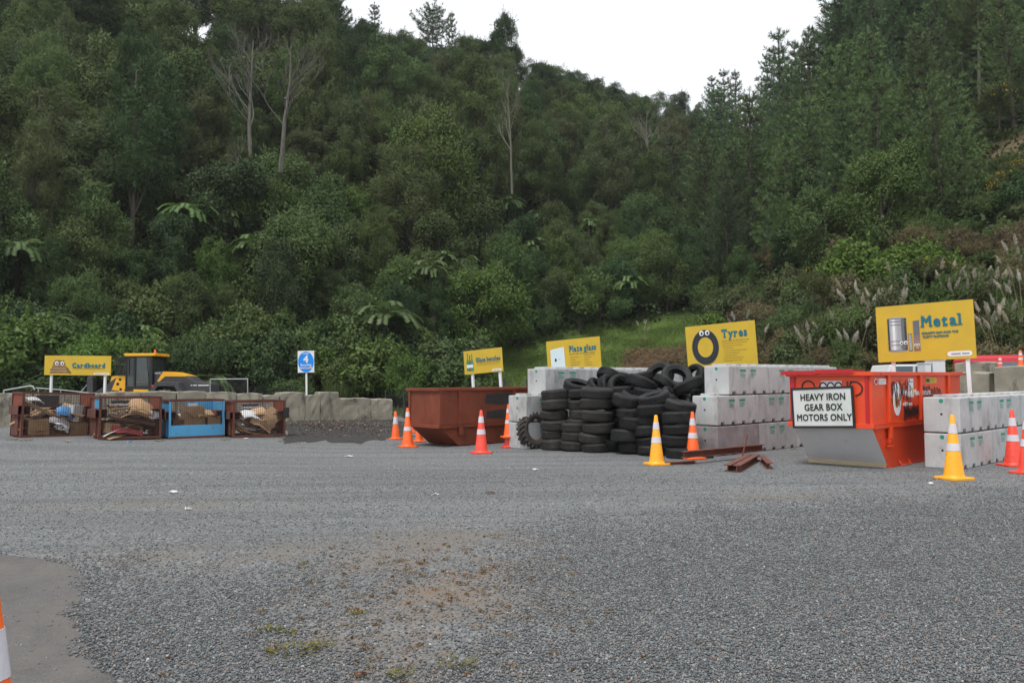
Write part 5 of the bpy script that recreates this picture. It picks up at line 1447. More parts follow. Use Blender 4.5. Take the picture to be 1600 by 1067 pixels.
u_ = vehicle('ute', 'white pickup truck mostly hidden behind the red skip', 'pickup truck', (q.x - 1.2, 27.2, .27), R(-6), 5.0, 1.75, 1.72, 1.45, M_ute, ((1.55, 2.12, 1.18, 1.66, -.02), (2.2, 2.95, 1.18, 1.66, .3)))
for px0, px1, y0, y1, lab in ((1446, 1455, 568, 580, 'small white box behind the red skip rim, left of a larger one'), (1458, 1477, 563, 582, 'white box seen over the red skip rim below the Metal sign')):
    a, b = at(px0, y1, 25.5), at(px1, y0, 25.5)
    m_ = MB(); m_.box(0, b.x - a.x, 0, .5, 0, b.z); m_.box(-.02, b.x - a.x + .02, -.02, .52, b.z, b.z + .03); o = m_.build('storage_box', M_ute, None, bevel=.015, loc=(a.x, 25.5, 0)); tag(o, lab, 'box')

# ------------------------------------------------------------------ rusty beams on the ground
def beam(p0, p1, w, h, label, z=0.0, channel=True):
    a, b = P(*p0), P(*p1); d = b - a; L = Vector((d.x, d.y)).length
    T = .014
    prof = [(-w / 2, 0), (w / 2, 0), (w / 2, T), (T / 2, T), (T / 2, h - T), (w / 2, h - T), (w / 2, h), (-w / 2, h), (-w / 2, h - T), (-T / 2, h - T), (-T / 2, T), (-w / 2, T)]
    m_ = MB(); m_.prism(prof, 0, L, 'x')
    o = m_.build('steel_beam', M_beam, None, loc=(a.x, a.y, a.z + z), rot=(0, 0, math.atan2(d.y, d.x)))
    return tag(o, label, 'steel beam', 'rusty beams on the gravel')
beam((1068, 726), (1191, 713), .12, .12, 'longest rusty steel beam, lying across the others beside the orange cone', .125)
beam((1137, 737), (1171, 719), .12, .12, 'short rusty beam pointing at the yard, left of a pair')
beam((1151, 738), (1183, 719), .12, .12, 'short rusty beam pointing at the yard, right of a pair')
beam((1203, 733), (1190, 720), .11, .11, 'short rusty beam lying apart on the right, nearest the red skip')
beam((1038, 726), (1086, 724), .13, .05, 'flat rusty steel plank behind the foot of the yellow cone')
def rod():
    a = P(1158, 721); b = at(1168, 679, a.y + .1)
    m_ = MB(); m_.tube([(0, 0, 0), b - a], .016, 6); o = m_.build('steel_rod', M_beam, None, loc=a); tag(o, 'thin rusty steel rod standing up among the beams', 'rod')
rod()

# ------------------------------------------------------------------ vegetation
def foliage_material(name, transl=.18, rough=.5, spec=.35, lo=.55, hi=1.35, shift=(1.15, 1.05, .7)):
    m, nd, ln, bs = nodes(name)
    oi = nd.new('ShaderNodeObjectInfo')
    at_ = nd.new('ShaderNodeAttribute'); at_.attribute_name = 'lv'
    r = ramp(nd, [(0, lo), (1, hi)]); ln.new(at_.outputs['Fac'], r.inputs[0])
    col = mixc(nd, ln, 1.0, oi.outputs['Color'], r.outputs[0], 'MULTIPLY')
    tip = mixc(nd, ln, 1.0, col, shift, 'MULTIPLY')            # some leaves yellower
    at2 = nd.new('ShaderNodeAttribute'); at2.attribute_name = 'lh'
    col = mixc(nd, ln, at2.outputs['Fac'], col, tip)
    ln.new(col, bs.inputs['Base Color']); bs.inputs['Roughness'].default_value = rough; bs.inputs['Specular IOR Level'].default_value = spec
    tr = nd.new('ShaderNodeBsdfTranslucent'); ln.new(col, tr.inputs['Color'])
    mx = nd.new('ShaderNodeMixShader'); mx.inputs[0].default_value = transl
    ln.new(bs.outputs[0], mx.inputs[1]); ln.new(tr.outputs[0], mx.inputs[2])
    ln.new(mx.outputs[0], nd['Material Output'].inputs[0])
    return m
MF_broad = foliage_material('broad leaves', .2, .55, .2)
MF_fine = foliage_material('fine leaves', .15, .6, .15, .6, 1.3)
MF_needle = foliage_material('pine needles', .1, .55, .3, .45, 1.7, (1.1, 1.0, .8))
MF_fern = foliage_material('fern fronds', .35, .5, .4, .7, 1.25, (1.1, 1.05, .8))
MF_dry = foliage_material('dry grass', .2, .8, .1, .7, 1.25, (1.05, 1.0, .9))
def unit(a): return a / np.maximum(np.linalg.norm(a, axis=-1, keepdims=True), 1e-9)
def rdir(rng, n): return unit(rng.normal(size=(n, 3)))
def leaf_geo(C, A, N, L, W):
    """diamond leaves: centres, long axes, normals, lengths, widths"""
    S = unit(np.cross(A, N)); L = np.broadcast_to(L, len(C))[:, None]; W = np.broadcast_to(W, len(C))[:, None]
    V = np.stack([C - A * L / 2, C + S * W / 2 + A * L * .05, C + A * L / 2, C - S * W / 2 + A * L * .05], 1).reshape(-1, 3)
    F = np.arange(len(V)).reshape(-1, 4)
    return V, F
class Fol:
    def __init__(s): s.V, s.F, s.lv, s.lh, s.n = [], [], [], [], 0
    def add(s, VF, lv, lh=None):
        V, F = VF; s.V.append(V); s.F.append(F + s.n); s.n += len(V)
        s.lv.append(np.broadcast_to(lv, len(F))); s.lh.append(np.broadcast_to(0 if lh is None else lh, len(F)))
    def mesh(s, name, mat):
        return np_mesh(name, np.concatenate(s.V), np.concatenate(s.F), mat, {'lv': np.concatenate(s.lv), 'lh': np.concatenate(s.lh)})
def lobed_crown(seed, rad, h0, h1, nl, n, L, W, flat=.8, lobe=(.26, .44), up=.35, mat=None, name='crown', fill=.12, low=-.35):
    """many small leaves set on the shells of uneven lobes"""
    rng = np.random.default_rng(seed)
    cz = (h0 + h1) / 2; rz = (h1 - h0) / 2
    d = rdir(rng, nl * 4); d = d[d[:, 2] > low][:nl]; nl = len(d)
    q = rng.uniform(.5, .92, nl)
    c = d * q[:, None] * np.array([rad, rad, rz]) * np.array([.82, .82, .9]) + np.array([0, 0, cz])
    r = rad * rng.uniform(*lobe, nl)
    sq = rng.uniform(.75, 1.25, 2); c[:, 0] *= sq[0]; c[:, 1] *= sq[1]; c[:, :2] += rng.uniform(-.18, .18, 2) * (c[:, 2:] - h0)   # lopsided
    k = rng.choice(nl, n, p=r ** 2 / (r ** 2).sum())
    dd = unit(rng.normal(size=(n, 3)) + .55 * d[k] + np.array([0, 0, up]))
    rr = r[k] * (rng.uniform(.72, 1.12, n)) * (1 + .22 * np.sin(dd[:, 0] * 7 + k) * np.sin(dd[:, 1] * 6 + 2 * k))
    C = c[k] + dd * rr[:, None] * np.array([1, 1, flat])
    ins = rng.random(n) < fill
    C[ins] = c[k][ins] + dd[ins] * rr[ins, None] * .45
    A = unit(rng.normal(size=(n, 3)) + dd * .5 + np.array([0, 0, -.15]))
    N = unit(dd * 1.5 + rng.normal(size=(n, 3)) * .42 + np.array([0, 0, .2]))
    f = Fol()
    tone = rng.uniform(.25, .75, nl)[k] * .55 + rng.random(n) * .45
    f.add(leaf_geo(C, A, N, L * rng.uniform(.6, 1.3, n), W * rng.uniform(.7, 1.3, n)), tone, (rng.random(n) < .3) * rng.random(n))
    # sprigs standing out of the lobes, so that no outline is round
    m_ = n // 150
    k2 = rng.choice(nl, m_); d2 = unit(rng.normal(size=(m_, 3)) + .6 * d[k2] + np.array([0, 0, up + .25])); ln2 = rng.uniform(.25, .8, m_) * (rad / 2.4)
    q2 = 12; u2 = np.tile(np.linspace(.1, 1, q2), m_); k3 = np.repeat(np.arange(m_), q2)
    C2 = c[k2][k3] + d2[k3] * (r[k2][k3] * .95 + ln2[k3] * u2)[:, None] + rng.normal(0, .05, (len(k3), 3)) * (1.3 - u2)[:, None]
    A2 = unit(d2[k3] * .8 + rng.normal(size=(len(k3), 3)) * .7)
    f.add(leaf_geo(C2, A2, rdir(rng, len(k3)), L * rng.uniform(.6, 1.1, len(k3)), W), np.repeat(rng.uniform(.35, .95, m_), q2), .3 * rng.random(len(k3)))
    return f.mesh(name, mat or MF_broad), c
def trunk_mesh(seed, h, r, mat, limbs=None, bend=.3, base=-1.5, name='trunk'):
    rnd = random.Random(seed)
    m = MB(); pts = []; n = 7
    bx, by = rnd.uniform(-bend, bend), rnd.uniform(-bend, bend)
    for i in range(n):
        t = i / (n - 1); z = base + (h - base) * t
        pts.append((bx * math.sin(t * 2.5) * h * .12, by * math.sin(t * 2.1) * h * .12, z))
    m.tube(pts, [r * (1.25 - t / (n - 1) * .95) for t in range(n)], 7)
    for c in (limbs if limbs is not None else []):
        c = Vector(c); k = rnd.uniform(.35, .75); a = Vector(pts[int(k * (n - 1))]); mid = a.lerp(c, .5) + Vector((0, 0, -.1 * (c - a).length))
        m.tube([a, mid, c], [r * .42, r * .28, r * .08], 5)
    return m.mesh(name, mat, smooth=True)

PROTO = {}
def proto(kind, crown_me, trunk_me, crown_name='crown', trunk_name='trunk'):
    PROTO.setdefault(kind, []).append((crown_me, trunk_me, crown_name, trunk_name))
for i in range(7):
    me, c = lobed_crown(100 + i, 2.5 + .25 * (i % 3), -.1, 6.6 + .6 * (i % 3), 30 + 4 * i, 22000, .18, .10, .9, (.24, .42), .25, low=-.95, fill=.05)
    proto('broad', me, trunk_mesh(i, 5.0, .14, M_bark, c[:7]))
for i in range(7):
    me, c = lobed_crown(200 + i, 2.2 + .2 * (i % 3), 1.0, 9.2, 62, 26000, .2, .042, .95, (.16, .32), .35, MF_fine, low=-.9, fill=.05)
    proto('fine', me, trunk_mesh(20 + i, 7.8, .13, M_bark, c[:10]))
for i in range(3):                                     # big dark canopy trees of the upper slope
    me, c = lobed_crown(300 + i, 3.1, 2.2, 11.5, 58, 30000, .22, .065, .85, (.17, .33), .3, MF_fine, low=-.8, fill=.05)
    proto('tall', me, trunk_mesh(30 + i, 9.8, .2, M_bark, c[:12]))
for i in range(4):
    me, c = lobed_crown(400 + i, 1.1, .05, 1.9, 14, 5200, .13, .07, .85, (.3, .5), .4, MF_broad)
    proto('bush', me, trunk_mesh(40 + i, 1.2, .04, M_bark, c[:4], base=-.5))
for i in range(3):
    me, c = lobed_crown(450 + i, 1.1, .05, 1.7, 22, 7000, .12, .03, .85, (.22, .4), .5, MF_fine)
    proto('scrub', me, trunk_mesh(50 + i, 1.1, .04, M_bark, c[:5], base=-.5))

def pine(seed, h, r0, whorls, nb, clear=.08, conical=True, tuft=.40, lean=0):
    rng = np.random.default_rng(seed); f = Fol(); m = MB()
    tr = max(.09, h * .013)
    M_ = [M_bark, M_bark]
    m.tube([(0, 0, -1.5), (0, 0, h * .5), (0, 0, h * .97)], [tr * 1.2, tr * .75, .03], 8)
    for w in range(whorls):
        t = clear + (1 - clear) * (w + rng.uniform(-.2, .2)) / whorls
        z = h * t
        if conical: ln_ = r0 * (1 - t) ** .75 * rng.uniform(.8, 1.15) + .25
        else: ln_ = r0 * math.sin(min(1, (t - clear) / (1 - clear) * 1.15 + .28) * 2.6) * rng.uniform(.75, 1.15) + .3
        a0 = rng.random() * 6.28
        k_ = nb if ln_ > .6 else 4
        for b in range(k_):
            a = a0 + 6.28 * b / k_ + rng.uniform(-.25, .25)
            l = ln_ * rng.uniform(.7, 1.15)
            d = np.array([math.cos(a), math.sin(a), 0])
            rise = .48 if conical else .4
            pts = [np.array([0, 0, z]) + d * l * q + np.array([0, 0, l * (rise * q * q * 1.5 - .12 * q)]) for q in (0, .5, 1)]
            m.tube([tuple(p) for p in pts], [tr * .3, tr * .22, .012], 4, 1, cap=False)
            nt_ = max(3, int(l / .21))
            for q in range(nt_):
                u = .25 + .75 * (q + rng.random()) / nt_
                c = np.array([0, 0, z]) + d * l * u + np.array([0, 0, l * (rise * u * u * 1.5 - .12 * u)])
                side = np.array([-d[1], d[0], 0]) * rng.uniform(-.30, .30) * l * (1.1 - u)
                c = c + side + np.array([0, 0, rng.uniform(-.05, .10)])
                n = 16
                ax = unit(d * .5 + side * .8 + np.array([0, 0, .75]) + rng.normal(size=3) * .15)
                A = unit(rng.normal(size=(n, 3)) * .55 + ax)
                L_ = tuft * rng.uniform(.7, 1.2, n)
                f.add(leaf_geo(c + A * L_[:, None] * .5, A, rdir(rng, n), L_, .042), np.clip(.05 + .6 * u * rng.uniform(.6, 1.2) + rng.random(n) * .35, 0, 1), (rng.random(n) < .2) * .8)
    # leader
    n = 26; A = unit(rng.normal(size=(n, 3)) * .45 + np.array([0, 0, 1]))
    f.add(leaf_geo(np.array([0, 0, h * .965]) + A * .2 + np.array([0, 0, 1]) * rng.uniform(-.3, .35, n)[:, None], A, rdir(rng, n), .34, .04), rng.random(n))
    return f.mesh('crown', MF_needle), m.mesh('trunk', M_, smooth=True)
for i in range(4):
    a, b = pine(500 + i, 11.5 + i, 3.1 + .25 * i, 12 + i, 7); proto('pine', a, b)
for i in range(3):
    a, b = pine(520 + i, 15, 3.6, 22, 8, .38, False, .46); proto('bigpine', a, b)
a, b = pine(560, 15, 3.4, 9, 6, .62, False, .5); proto('flatpine', a, b)
for i in range(2):
    a, b = pine(540 + i, 5.5, 1.9, 13, 6); proto('youngpine', a, b)

def treefern(seed, h, nf=15, l=2.0):
    rng = np.random.default_rng(seed); f = Fol()
    m = MB(); m.tube([(0, 0, -.6), (.05, 0, h * .5), (0, 0, h)], [.16, .11, .13], 8)
    for k in range(nf):
        a = 6.283 * k / nf + rng.uniform(-.15, .15); inner = k % 3 == 0
        L = l * rng.uniform(.85, 1.1); el = rng.uniform(.75, 1.1) if inner else rng.uniform(.25, .6)
        d = np.array([math.cos(a), math.sin(a), 0]); s = np.array([-d[1], d[0], 0])
        p = np.array([0, 0, h]); n = 26; ang = el
        P_ = [p.copy()]; T_ = []
        for i in range(n):
            t = d * math.cos(ang) + np.array([0, 0, 1]) * math.sin(ang); T_.append(t); p = p + t * L / n; P_.append(p.copy()); ang -= (1.55 + .25 * inner) / n * 1.05
        m.tube([tuple(P_[i]) for i in range(0, n + 1, 5)], [.02, .017, .014, .01, .007, .004][:len(range(0, n + 1, 5))], 4, cap=False)
        tone = rng.uniform(.3, .8)
        for i in range(2, n):
            u = i / n; pl = L * .29 * math.sin(min(1, u * 1.25 + .12) * 2.75) ** .8 + .03
            t = T_[i]; up = np.cross(s, t); up = up if up[2] > 0 else -up
            for sg in (-1, 1):
                ax = unit(s * sg + t * .32 - up * .22 + rng.normal(size=3) * .05)
                C = P_[i] + ax * pl / 2
                f.add(leaf_geo(C[None], ax[None], (up + rng.normal(size=3) * .12)[None], pl, .105), tone * .7 + rng.random() * .3, rng.random() * .5)
    return f.mesh('crown', MF_fern), m.mesh('trunk', M_barkf, smooth=True)
for i, (h, nf, l) in enumerate(((2.6, 17, 2.3), (1.6, 14, 1.9), (3.2, 15, 1.8))):
    a, b = treefern(600 + i, h, nf, l); proto('fern', a, b)

def dead(seed, h, r, spread=.45, n1=9):
    rnd = random.Random(seed); m = MB(); br = MB()
    pts = [(0, 0, -1)]; x = y = 0
    for i in range(1, 7):
        x += rnd.uniform(-.05, .05) * h * .3; y += rnd.uniform(-.05, .05) * h * .3
        pts.append((x, y, h * i / 6))
    m.tube(pts, [r * (1.1 - .155 * i) for i in range(7)], 7)
    def twig(p, d, l, rr, lev):
        q1 = p + d * l * .5 + Vector((rnd.uniform(-.1, .1) * l, rnd.uniform(-.1, .1) * l, .04 * l)); q2 = q1 + (d + Vector((rnd.uniform(-.3, .3), rnd.uniform(-.3, .3), .25))).normalized() * l * .5
        br.tube([p, q1, q2], [rr, rr * .7, rr * .3], 5, cap=False)
        if lev < (3 if r > .19 else 2):
            for k in range(4 if lev == 0 else 3 if lev == 1 else 2):
                f_ = rnd.uniform(.35, 1); s = p.lerp(q2, f_)
                twig(s, (d + Vector((rnd.uniform(-.8, .8), rnd.uniform(-.8, .8), rnd.uniform(.0, .7)))).normalized(), l * .5, rr * .5, lev + 1)
    for k in range(n1):
        f_ = .3 + .68 * k / n1; i = int(f_ * 6); p = Vector(pts[i]).lerp(Vector(pts[min(i + 1, 6)]), f_ * 6 - i)
        a = rnd.uniform(0, 6.28)
        twig(p, Vector((math.cos(a) * .8, math.sin(a) * .8, .75)).normalized(), h * spread * (1.1 - f_ * .6) * rnd.uniform(.7, 1.2), r * .38 * (1.15 - f_), 0)
    return br.mesh('branches', M_barkp, smooth=True), m.mesh('trunk', M_barkp, smooth=True)
for i in range(5):
    a, b = dead(700 + i, 9, (.15 if i < 4 else .192), (.42 if i < 4 else .42), (11, 15, 11, 11, 15)[i]); proto('dead', a, b, 'branches')

def pampas(seed, nplume):
    rng = np.random.default_rng(seed); f = Fol(); rnd = random.Random(seed)
    n = 260                                              # arching leaves, three pieces each
    a = rng.random(n) * 6.28; L = rng.uniform(.9, 1.8, n); d = np.stack([np.cos(a), np.sin(a), np.zeros(n)], 1)
    P0 = d * rng.uniform(0, .22, n)[:, None]; ang = rng.uniform(.8, 1.45, n)
    for s in range(4):
        T = d * np.cos(ang)[:, None] + np.array([0, 0, 1]) * np.sin(ang)[:, None]
        f.add(leaf_geo(P0 + T * (L / 8)[:, None], T, np.cross(T, np.stack([-d[:, 1], d[:, 0], np.zeros(n)], 1)) + rng.normal(size=(n, 3)) * .1, L / 4 * 1.15, .026), rng.random(n), rng.random(n) * .6)
        P0 = P0 + T * (L / 4)[:, None]; ang = ang - rng.uniform(.3, .75, n)
    leaves = f.mesh('leaves', MF_dry)
    pl = []
    for k in range(nplume):
        g = Fol(); st = MB()
        aa = rnd.uniform(0, 6.28); ln_ = rnd.uniform(.05, .45); h = rnd.uniform(1.7, 2.7)
        top = np.array([math.cos(aa) * ln_, math.sin(aa) * ln_, 1.0]) * np.array([h, h, h])
        st.tube([(0, 0, .1), tuple(top * .55 + np.array([0, 0, .08])), tuple(top)], [.012, .01, .006], 5, cap=False)
        ax = unit(top + np.array([math.cos(aa) * .5, math.sin(aa) * .5, 0])); n = 240; u = rng.random(n)
        A = unit(ax + rng.normal(size=(n, 3)) * .42)
        wd = .058 * np.sin(np.clip(u * 1.05 + .12, 0, 1) * 3.0)
        C = top + ax * ((u - .35) * .44)[:, None] + rng.normal(size=(n, 3)) * wd[:, None] * .6
        g.add(leaf_geo(C, A, rdir(rng, n), .16, .016), rng.random(n))
        pl.append((g.mesh('plume', MF_dry), st.mesh('stalk', M_straw)))
    return leaves, pl
M_straw = pm('straw stalk', (.3, .25, .15), None, 4, .8)
PAMPAS = [pampas(800, 6), pampas(801, 9), pampas(802, 4)]

TREES = []          # (root, kind, tint, px of its middle, py of its middle)
def jit(c, rnd, a=.18):
    v = rnd.uniform(1 - a, 1 + a)
    return tuple(max(0, x * v * rnd.uniform(.93, 1.07)) for x in c)
def project(p):
    q = CAM_ROT.transposed() @ (Vector(p) - Vector((0, 0, CAM_Z)))
    return 800 + FPX * q.x / -q.z, 533.5 - FPX * q.y / -q.z
def plant(kind, x, y, s, color, tint, rnd, name=None, var=None, tilt=.06, zoff=0.0, sz=None, label=None, cat=None, group=None, hh=.6, barkmat=None):
    v = PROTO[kind][rnd.randrange(len(PROTO[kind])) if var is None else var % len(PROTO[kind])]
    z = tz(x, y) + zoff
    nm = name or {'broad': 'broadleaf_tree', 'fine': 'fine_leaved_tree', 'tall': 'canopy_tree', 'bush': 'shrub', 'scrub': 'scrub_bush', 'pine': 'pine_tree', 'bigpine': 'pine_tree', 'flatpine': 'pine_tree', 'youngpine': 'young_pine_tree', 'fern': 'tree_fern', 'dead': 'dead_tree'}[kind]
    t = thing(nm, label, cat or {'bush': 'shrub', 'scrub': 'shrub', 'fern': 'tree fern'}.get(kind, 'tree'), (x, y, z), rot=(rnd.uniform(-tilt, tilt), rnd.uniform(-tilt, tilt), rnd.uniform(0, 6.28)), group=group)
    if kind in ('broad', 'fine', 'tall', 'bush', 'scrub') and sz is None: t.scale = (s * rnd.uniform(.78, 1.25), s * rnd.uniform(.78, 1.25), s * rnd.uniform(.85, 1.4))
    else: t.scale = (s, s, (sz or 1) * s)
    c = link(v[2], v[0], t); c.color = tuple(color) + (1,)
    link(v[3], v[1], t)
    H = {'broad': 6.5, 'fine': 9.2, 'tall': 11.5, 'bush': 1.9, 'scrub': 1.7, 'pine': 13, 'bigpine': 15, 'flatpine': 15, 'youngpine': 5.5, 'fern': 3, 'dead': 9}[kind] * s * (sz or 1)
    px, py = project((x, y, z + H * hh))
    if not label: TREES.append((t, kind, tint, px, py))
    return t
G_DEEP, G_MID, G_OLIVE, G_BROWN, G_BRIGHT, G_BLUE = (.046, .084, .030), (.076, .124, .040), (.084, .124, .040), (.090, .114, .046), (.092, .150, .038), (.070, .124, .050)
TINT = {'deep green': G_DEEP, 'mid green': G_MID, 'olive green': G_OLIVE, 'brownish green': G_BROWN, 'bright green': G_BRIGHT, 'bluish green': G_BLUE, 'fresh green': (.10, .165, .055), 'dry brown': (.135, .115, .062)}

def forest():
    rnd = random.Random(77)
    pts = []
    def ok(x, y, d):
        for (a, b, e) in pts:
            if (a - x) ** 2 + (b - y) ** 2 < (min(d, e) * .5 + max(d, e) * .5) ** 2: return False
        pts.append((x, y, d)); return True
    # 1) the slopes, thinning out with distance; sampled over picture columns
    want = {'broad': 190, 'fine': 165, 'tall': 70, 'pine': 70}
    tries = 0
    cnt = dict.fromkeys(want, 0)
    while tries < 60000:
        tries += 1
        px = rnd.uniform(-330, 1930)
        prof = [float(np.interp(px, HP[:, 0], HP[:, i])) for i in range(1, 6)]
        db, dk, zk, dr, hr = prof
        lo = dk - 1.0 if not 760 < px < 1130 else dk + 2.6
        if px > 1130: lo = dk + 2
        f = rnd.random() ** 1.25
        y = lo + (dr + 5 - lo) * f
        x = (px - 800) / 1300 * y
        pinez = px > 1075 + 45 * math.sin(y * .2) and f > .03
        if pinez: kind = 'pine' if rnd.random() < .94 else 'broad'
        elif f < .22: kind = 'broad' if rnd.random() < .86 else 'fine'
        elif f < .55: kind = 'fine' if rnd.random() < .52 else 'broad'
        else: kind = 'tall' if (px < 520 and rnd.random() < .55) or rnd.random() < .15 else ('fine' if rnd.random() < .7 else 'broad')
        if cnt[kind] >= want[kind]: continue
        s = {'broad': rnd.uniform(.62, 1.3), 'fine': rnd.uniform(.7, 1.2), 'tall': rnd.uniform(.8, 1.2), 'pine': rnd.uniform(.65, 1.15)}[kind]
        if f < .12: s *= .72
        d = {'broad': 3.5, 'fine': 3.0, 'tall': 4.2, 'pine': 4.3}[kind] * s
        if 1485 < px < 1660 and y < dk + 15: continue
        if bareness(x, y) > .3 or not ok(x, y, d): continue
        if pinez:
            tint = rnd.choice(('bluish green', 'deep green', 'mid green', 'mid green'))
        elif kind == 'broad': tint = rnd.choice(('deep green', 'mid green', 'mid green', 'olive green', 'bright green') if f < .45 else ('olive green', 'mid green', 'brownish green', 'deep green'))
        else: tint = rnd.choice(('olive green', 'olive green', 'brownish green', 'mid green', 'deep green'))
        if kind == 'tall': tint = rnd.choice(('deep green', 'olive green', 'brownish green'))
        cnt[kind] += 1
        plant(kind, x, y, s, jit(TINT[tint], rnd), tint, rnd)
        if all(cnt[k] >= want[k] for k in want): break
    # 2) chosen trees of the skyline
    def sky(kind, px, ytop, Y, H, label, tint='deep green', var=None, sx=1.0):
        q = at(px, ytop, Y); base = tz(q.x, Y)
        h0 = {'pine': 12, 'bigpine': 15.3, 'flatpine': 15.2, 'dead': 9, 'tall': 11.5, 'fine': 9.2, 'broad': 6.6, 'youngpine': 5.6}[kind]
        s = H / h0
        z = q.z - H
        t = plant(kind, q.x, Y, s, TINT[tint], tint, rnd, var=var, zoff=z - base, label=label, tilt=.02)
        t.scale = (s * sx, s * sx, s)
        return t
    sky('flatpine', 676, 8, 108, 13, 'tall flat topped pine standing above the forest skyline, bare trunk showing', var=0, sx=.9)
    sky('pine', 706, 22, 107, 10, 'slim dark pine right beside the flat topped pine on the skyline', var=1, sx=.6)
    sky('bigpine', 520, -22, 99, 14, 'dark spreading pine cut by the top of the picture, left of the open sky', var=1, sx=.75)
    sky('pine', 585, 20, 101, 10, 'pointed tree on the skyline where the sky begins', var=2, sx=.8)
    sky('pine', 1131, 103, 118, 14, 'slim twin pointed pine on the skyline right of the valley', 'bluish green', 0, .85)
    sky('pine', 1112, 124, 120, 12, 'shorter pointed pine left of the slim twin pine on the skyline', 'bluish green', 1, .8)
    sky('pine', 1150, 132, 119, 11, 'short pointed pine right of the slim twin pine on the skyline', 'bluish green', 3, .8)
    sky('pine', 1217, 37, 104, 20, 'tallest dark pine against the white sky right of the valley', 'bluish green', 0, .9)
    sky('pine', 1195, 100, 105, 13, 'narrow pine just left of the tallest pine on the skyline', 'bluish green', 2, .7)
    sky('pine', 1241, 72, 103, 15, 'narrow pine just right of the tallest pine on the skyline', 'deep green', 1, .6)
    sky('pine', 1265, 82, 100, 15, 'pointed pine filling the gap left of the big dark pine mass', 'deep green', 3, .8)
    for i, (px, yt, Y, H) in enumerate(((1318, 0, 88, 17), (1345, -30, 86, 18), (1385, -60, 84, 18), (1430, -60, 80, 17), (1470, -40, 82, 17))):
        sky('bigpine', px, yt, Y, H, 'big round headed dark pine at the top right, ' + ('first', 'second', 'third', 'fourth', 'fifth')[i] + ' from the open sky', 'bluish green' if i % 2 else 'deep green', i, 1.15)
    for i, (px, yt, Y, H) in enumerate(((1320, 52, 62, 12), (1302, 78, 64, 11), (1363, 70, 60, 11), (1440, 130, 55, 11), (1482, 110, 56, 12), (1262, 160, 62, 11), (1400, 190, 52, 9), (1345, 190, 55, 9), (1225, 200, 60, 10), (1500, 190, 49, 9), (1450, 230, 48, 8))):
        sky('pine', px, yt, Y, H, 'pointed young pine on the right slope, ' + ('first', 'second', 'third', 'fourth', 'fifth', 'sixth', 'seventh', 'eighth', 'ninth', 'tenth', 'eleventh')[sorted((1320, 1302, 1363, 1440, 1482, 1262, 1400, 1345, 1225, 1500, 1450)).index(px)] + ' from left before the dark mass', 'fresh green', i, 1.0)
    for px, yt, yb, Y, lab in ((1522, -40, 178, 50, 'pine with a pale bare trunk leaning out of the top right slope'), (1563, -60, 110, 53, 'slender pale trunked pine at the top right corner, behind the leaning one'), (1500, -10, 165, 53, 'dark slim trunked pine just left of the leaning pale trunk')):
        Y = hill(px + 15, yb).y; q = at(px, yb, Y); top = at(px - 8, yt, Y)
        t = sky('flatpine', px, yt, Y, top.z - q.z + 3, lab, 'olive green', px % 3, .8)
        for c in t.children:
            if c.name.startswith('trunk'): c.data = c.data.copy(); c.data.materials[0] = M_barkp
    # skyline crowns of the left ridge
    for i, (px, yt, Y, H, k) in enumerate(((455, 0, 95, 11, 'tall'), (480, 18, 94, 9, 'fine'), (545, 28, 99, 10, 'fine'), (560, 20, 99, 9, 'tall'), (612, 42, 101, 9, 'fine'), (640, 46, 103, 8, 'fine'), (660, 50, 104, 9, 'tall'), (725, 55, 106, 9, 'fine'), (745, 58, 108, 9, 'tall'), (775, 52, 107, 9, 'tall'),
            (800, 66, 109, 9, 'tall'), (830, 84, 110, 9, 'fine'), (860, 98, 112, 9, 'tall'), (885, 104, 113, 9, 'tall'), (905, 112, 115, 9, 'fine'), (930, 130, 117, 9, 'fine'), (955, 128, 118, 9, 'tall'), (985, 132, 120, 9, 'fine'), (1012, 140, 122, 9, 'tall'), (1040, 138, 125, 9, 'fine'), (1062, 140, 128, 9, 'tall'), (1085, 156, 132, 9, 'fine'))):
        t = sky(k, px, yt, Y, H, None, rnd.choice(('olive green', 'mid green', 'deep green')), i)
    # 3) dead and bare trees
    def deadtree(px, yt, yb, Y, label, var, sx=1.0, lean=0.0):
        a, b = at(px, yb, Y), at(px, yt, Y); H = b.z - a.z
        s = H / 9.5
        t = plant('dead', a.x, Y, s, (1, 1, 1), '', rnd, var=var, zoff=a.z - tz(a.x, Y), label=label, tilt=.01)
        t.scale = (s * sx, s * sx, s); t.rotation_euler = (0, lean, rnd.uniform(0, 6))
    deadtree(392, 52, 262, 58, 'pale bare tree with many upright limbs high on the left slope', 4, .8)
    deadtree(440, 70, 250, 56, 'leaning pale bare tree with fanned branches, right of the upright bare one', 4, .9, R(14))
    deadtree(372, 205, 305, 54, 'thin pale bare stem below the upright bare tree', 2, .6)
    deadtree(352, 340, 392, 52, 'small broken bare tree fork low on the left slope', 3, .8)
    deadtree(800, 112, 285, 62, 'tall pale bare trunk standing in the middle of the slope', 2, .6)
    deadtree(812, 205, 280, 75, 'brown bare trunk right of the tall pale one in mid slope', 3, .4)
    deadtree(768, 205, 262, 77, 'short reddish bare trunk left of the tall pale one in mid slope', 0, .4)
    deadtree(1012, 172, 262, 84, 'white dead tree with spread branches near the right end of the ridge', 4, 1.0)
    deadtree(434, 262, 330, 60, 'tangle of thin bare branches in the brown scrub of mid slope', 3, 1.2)
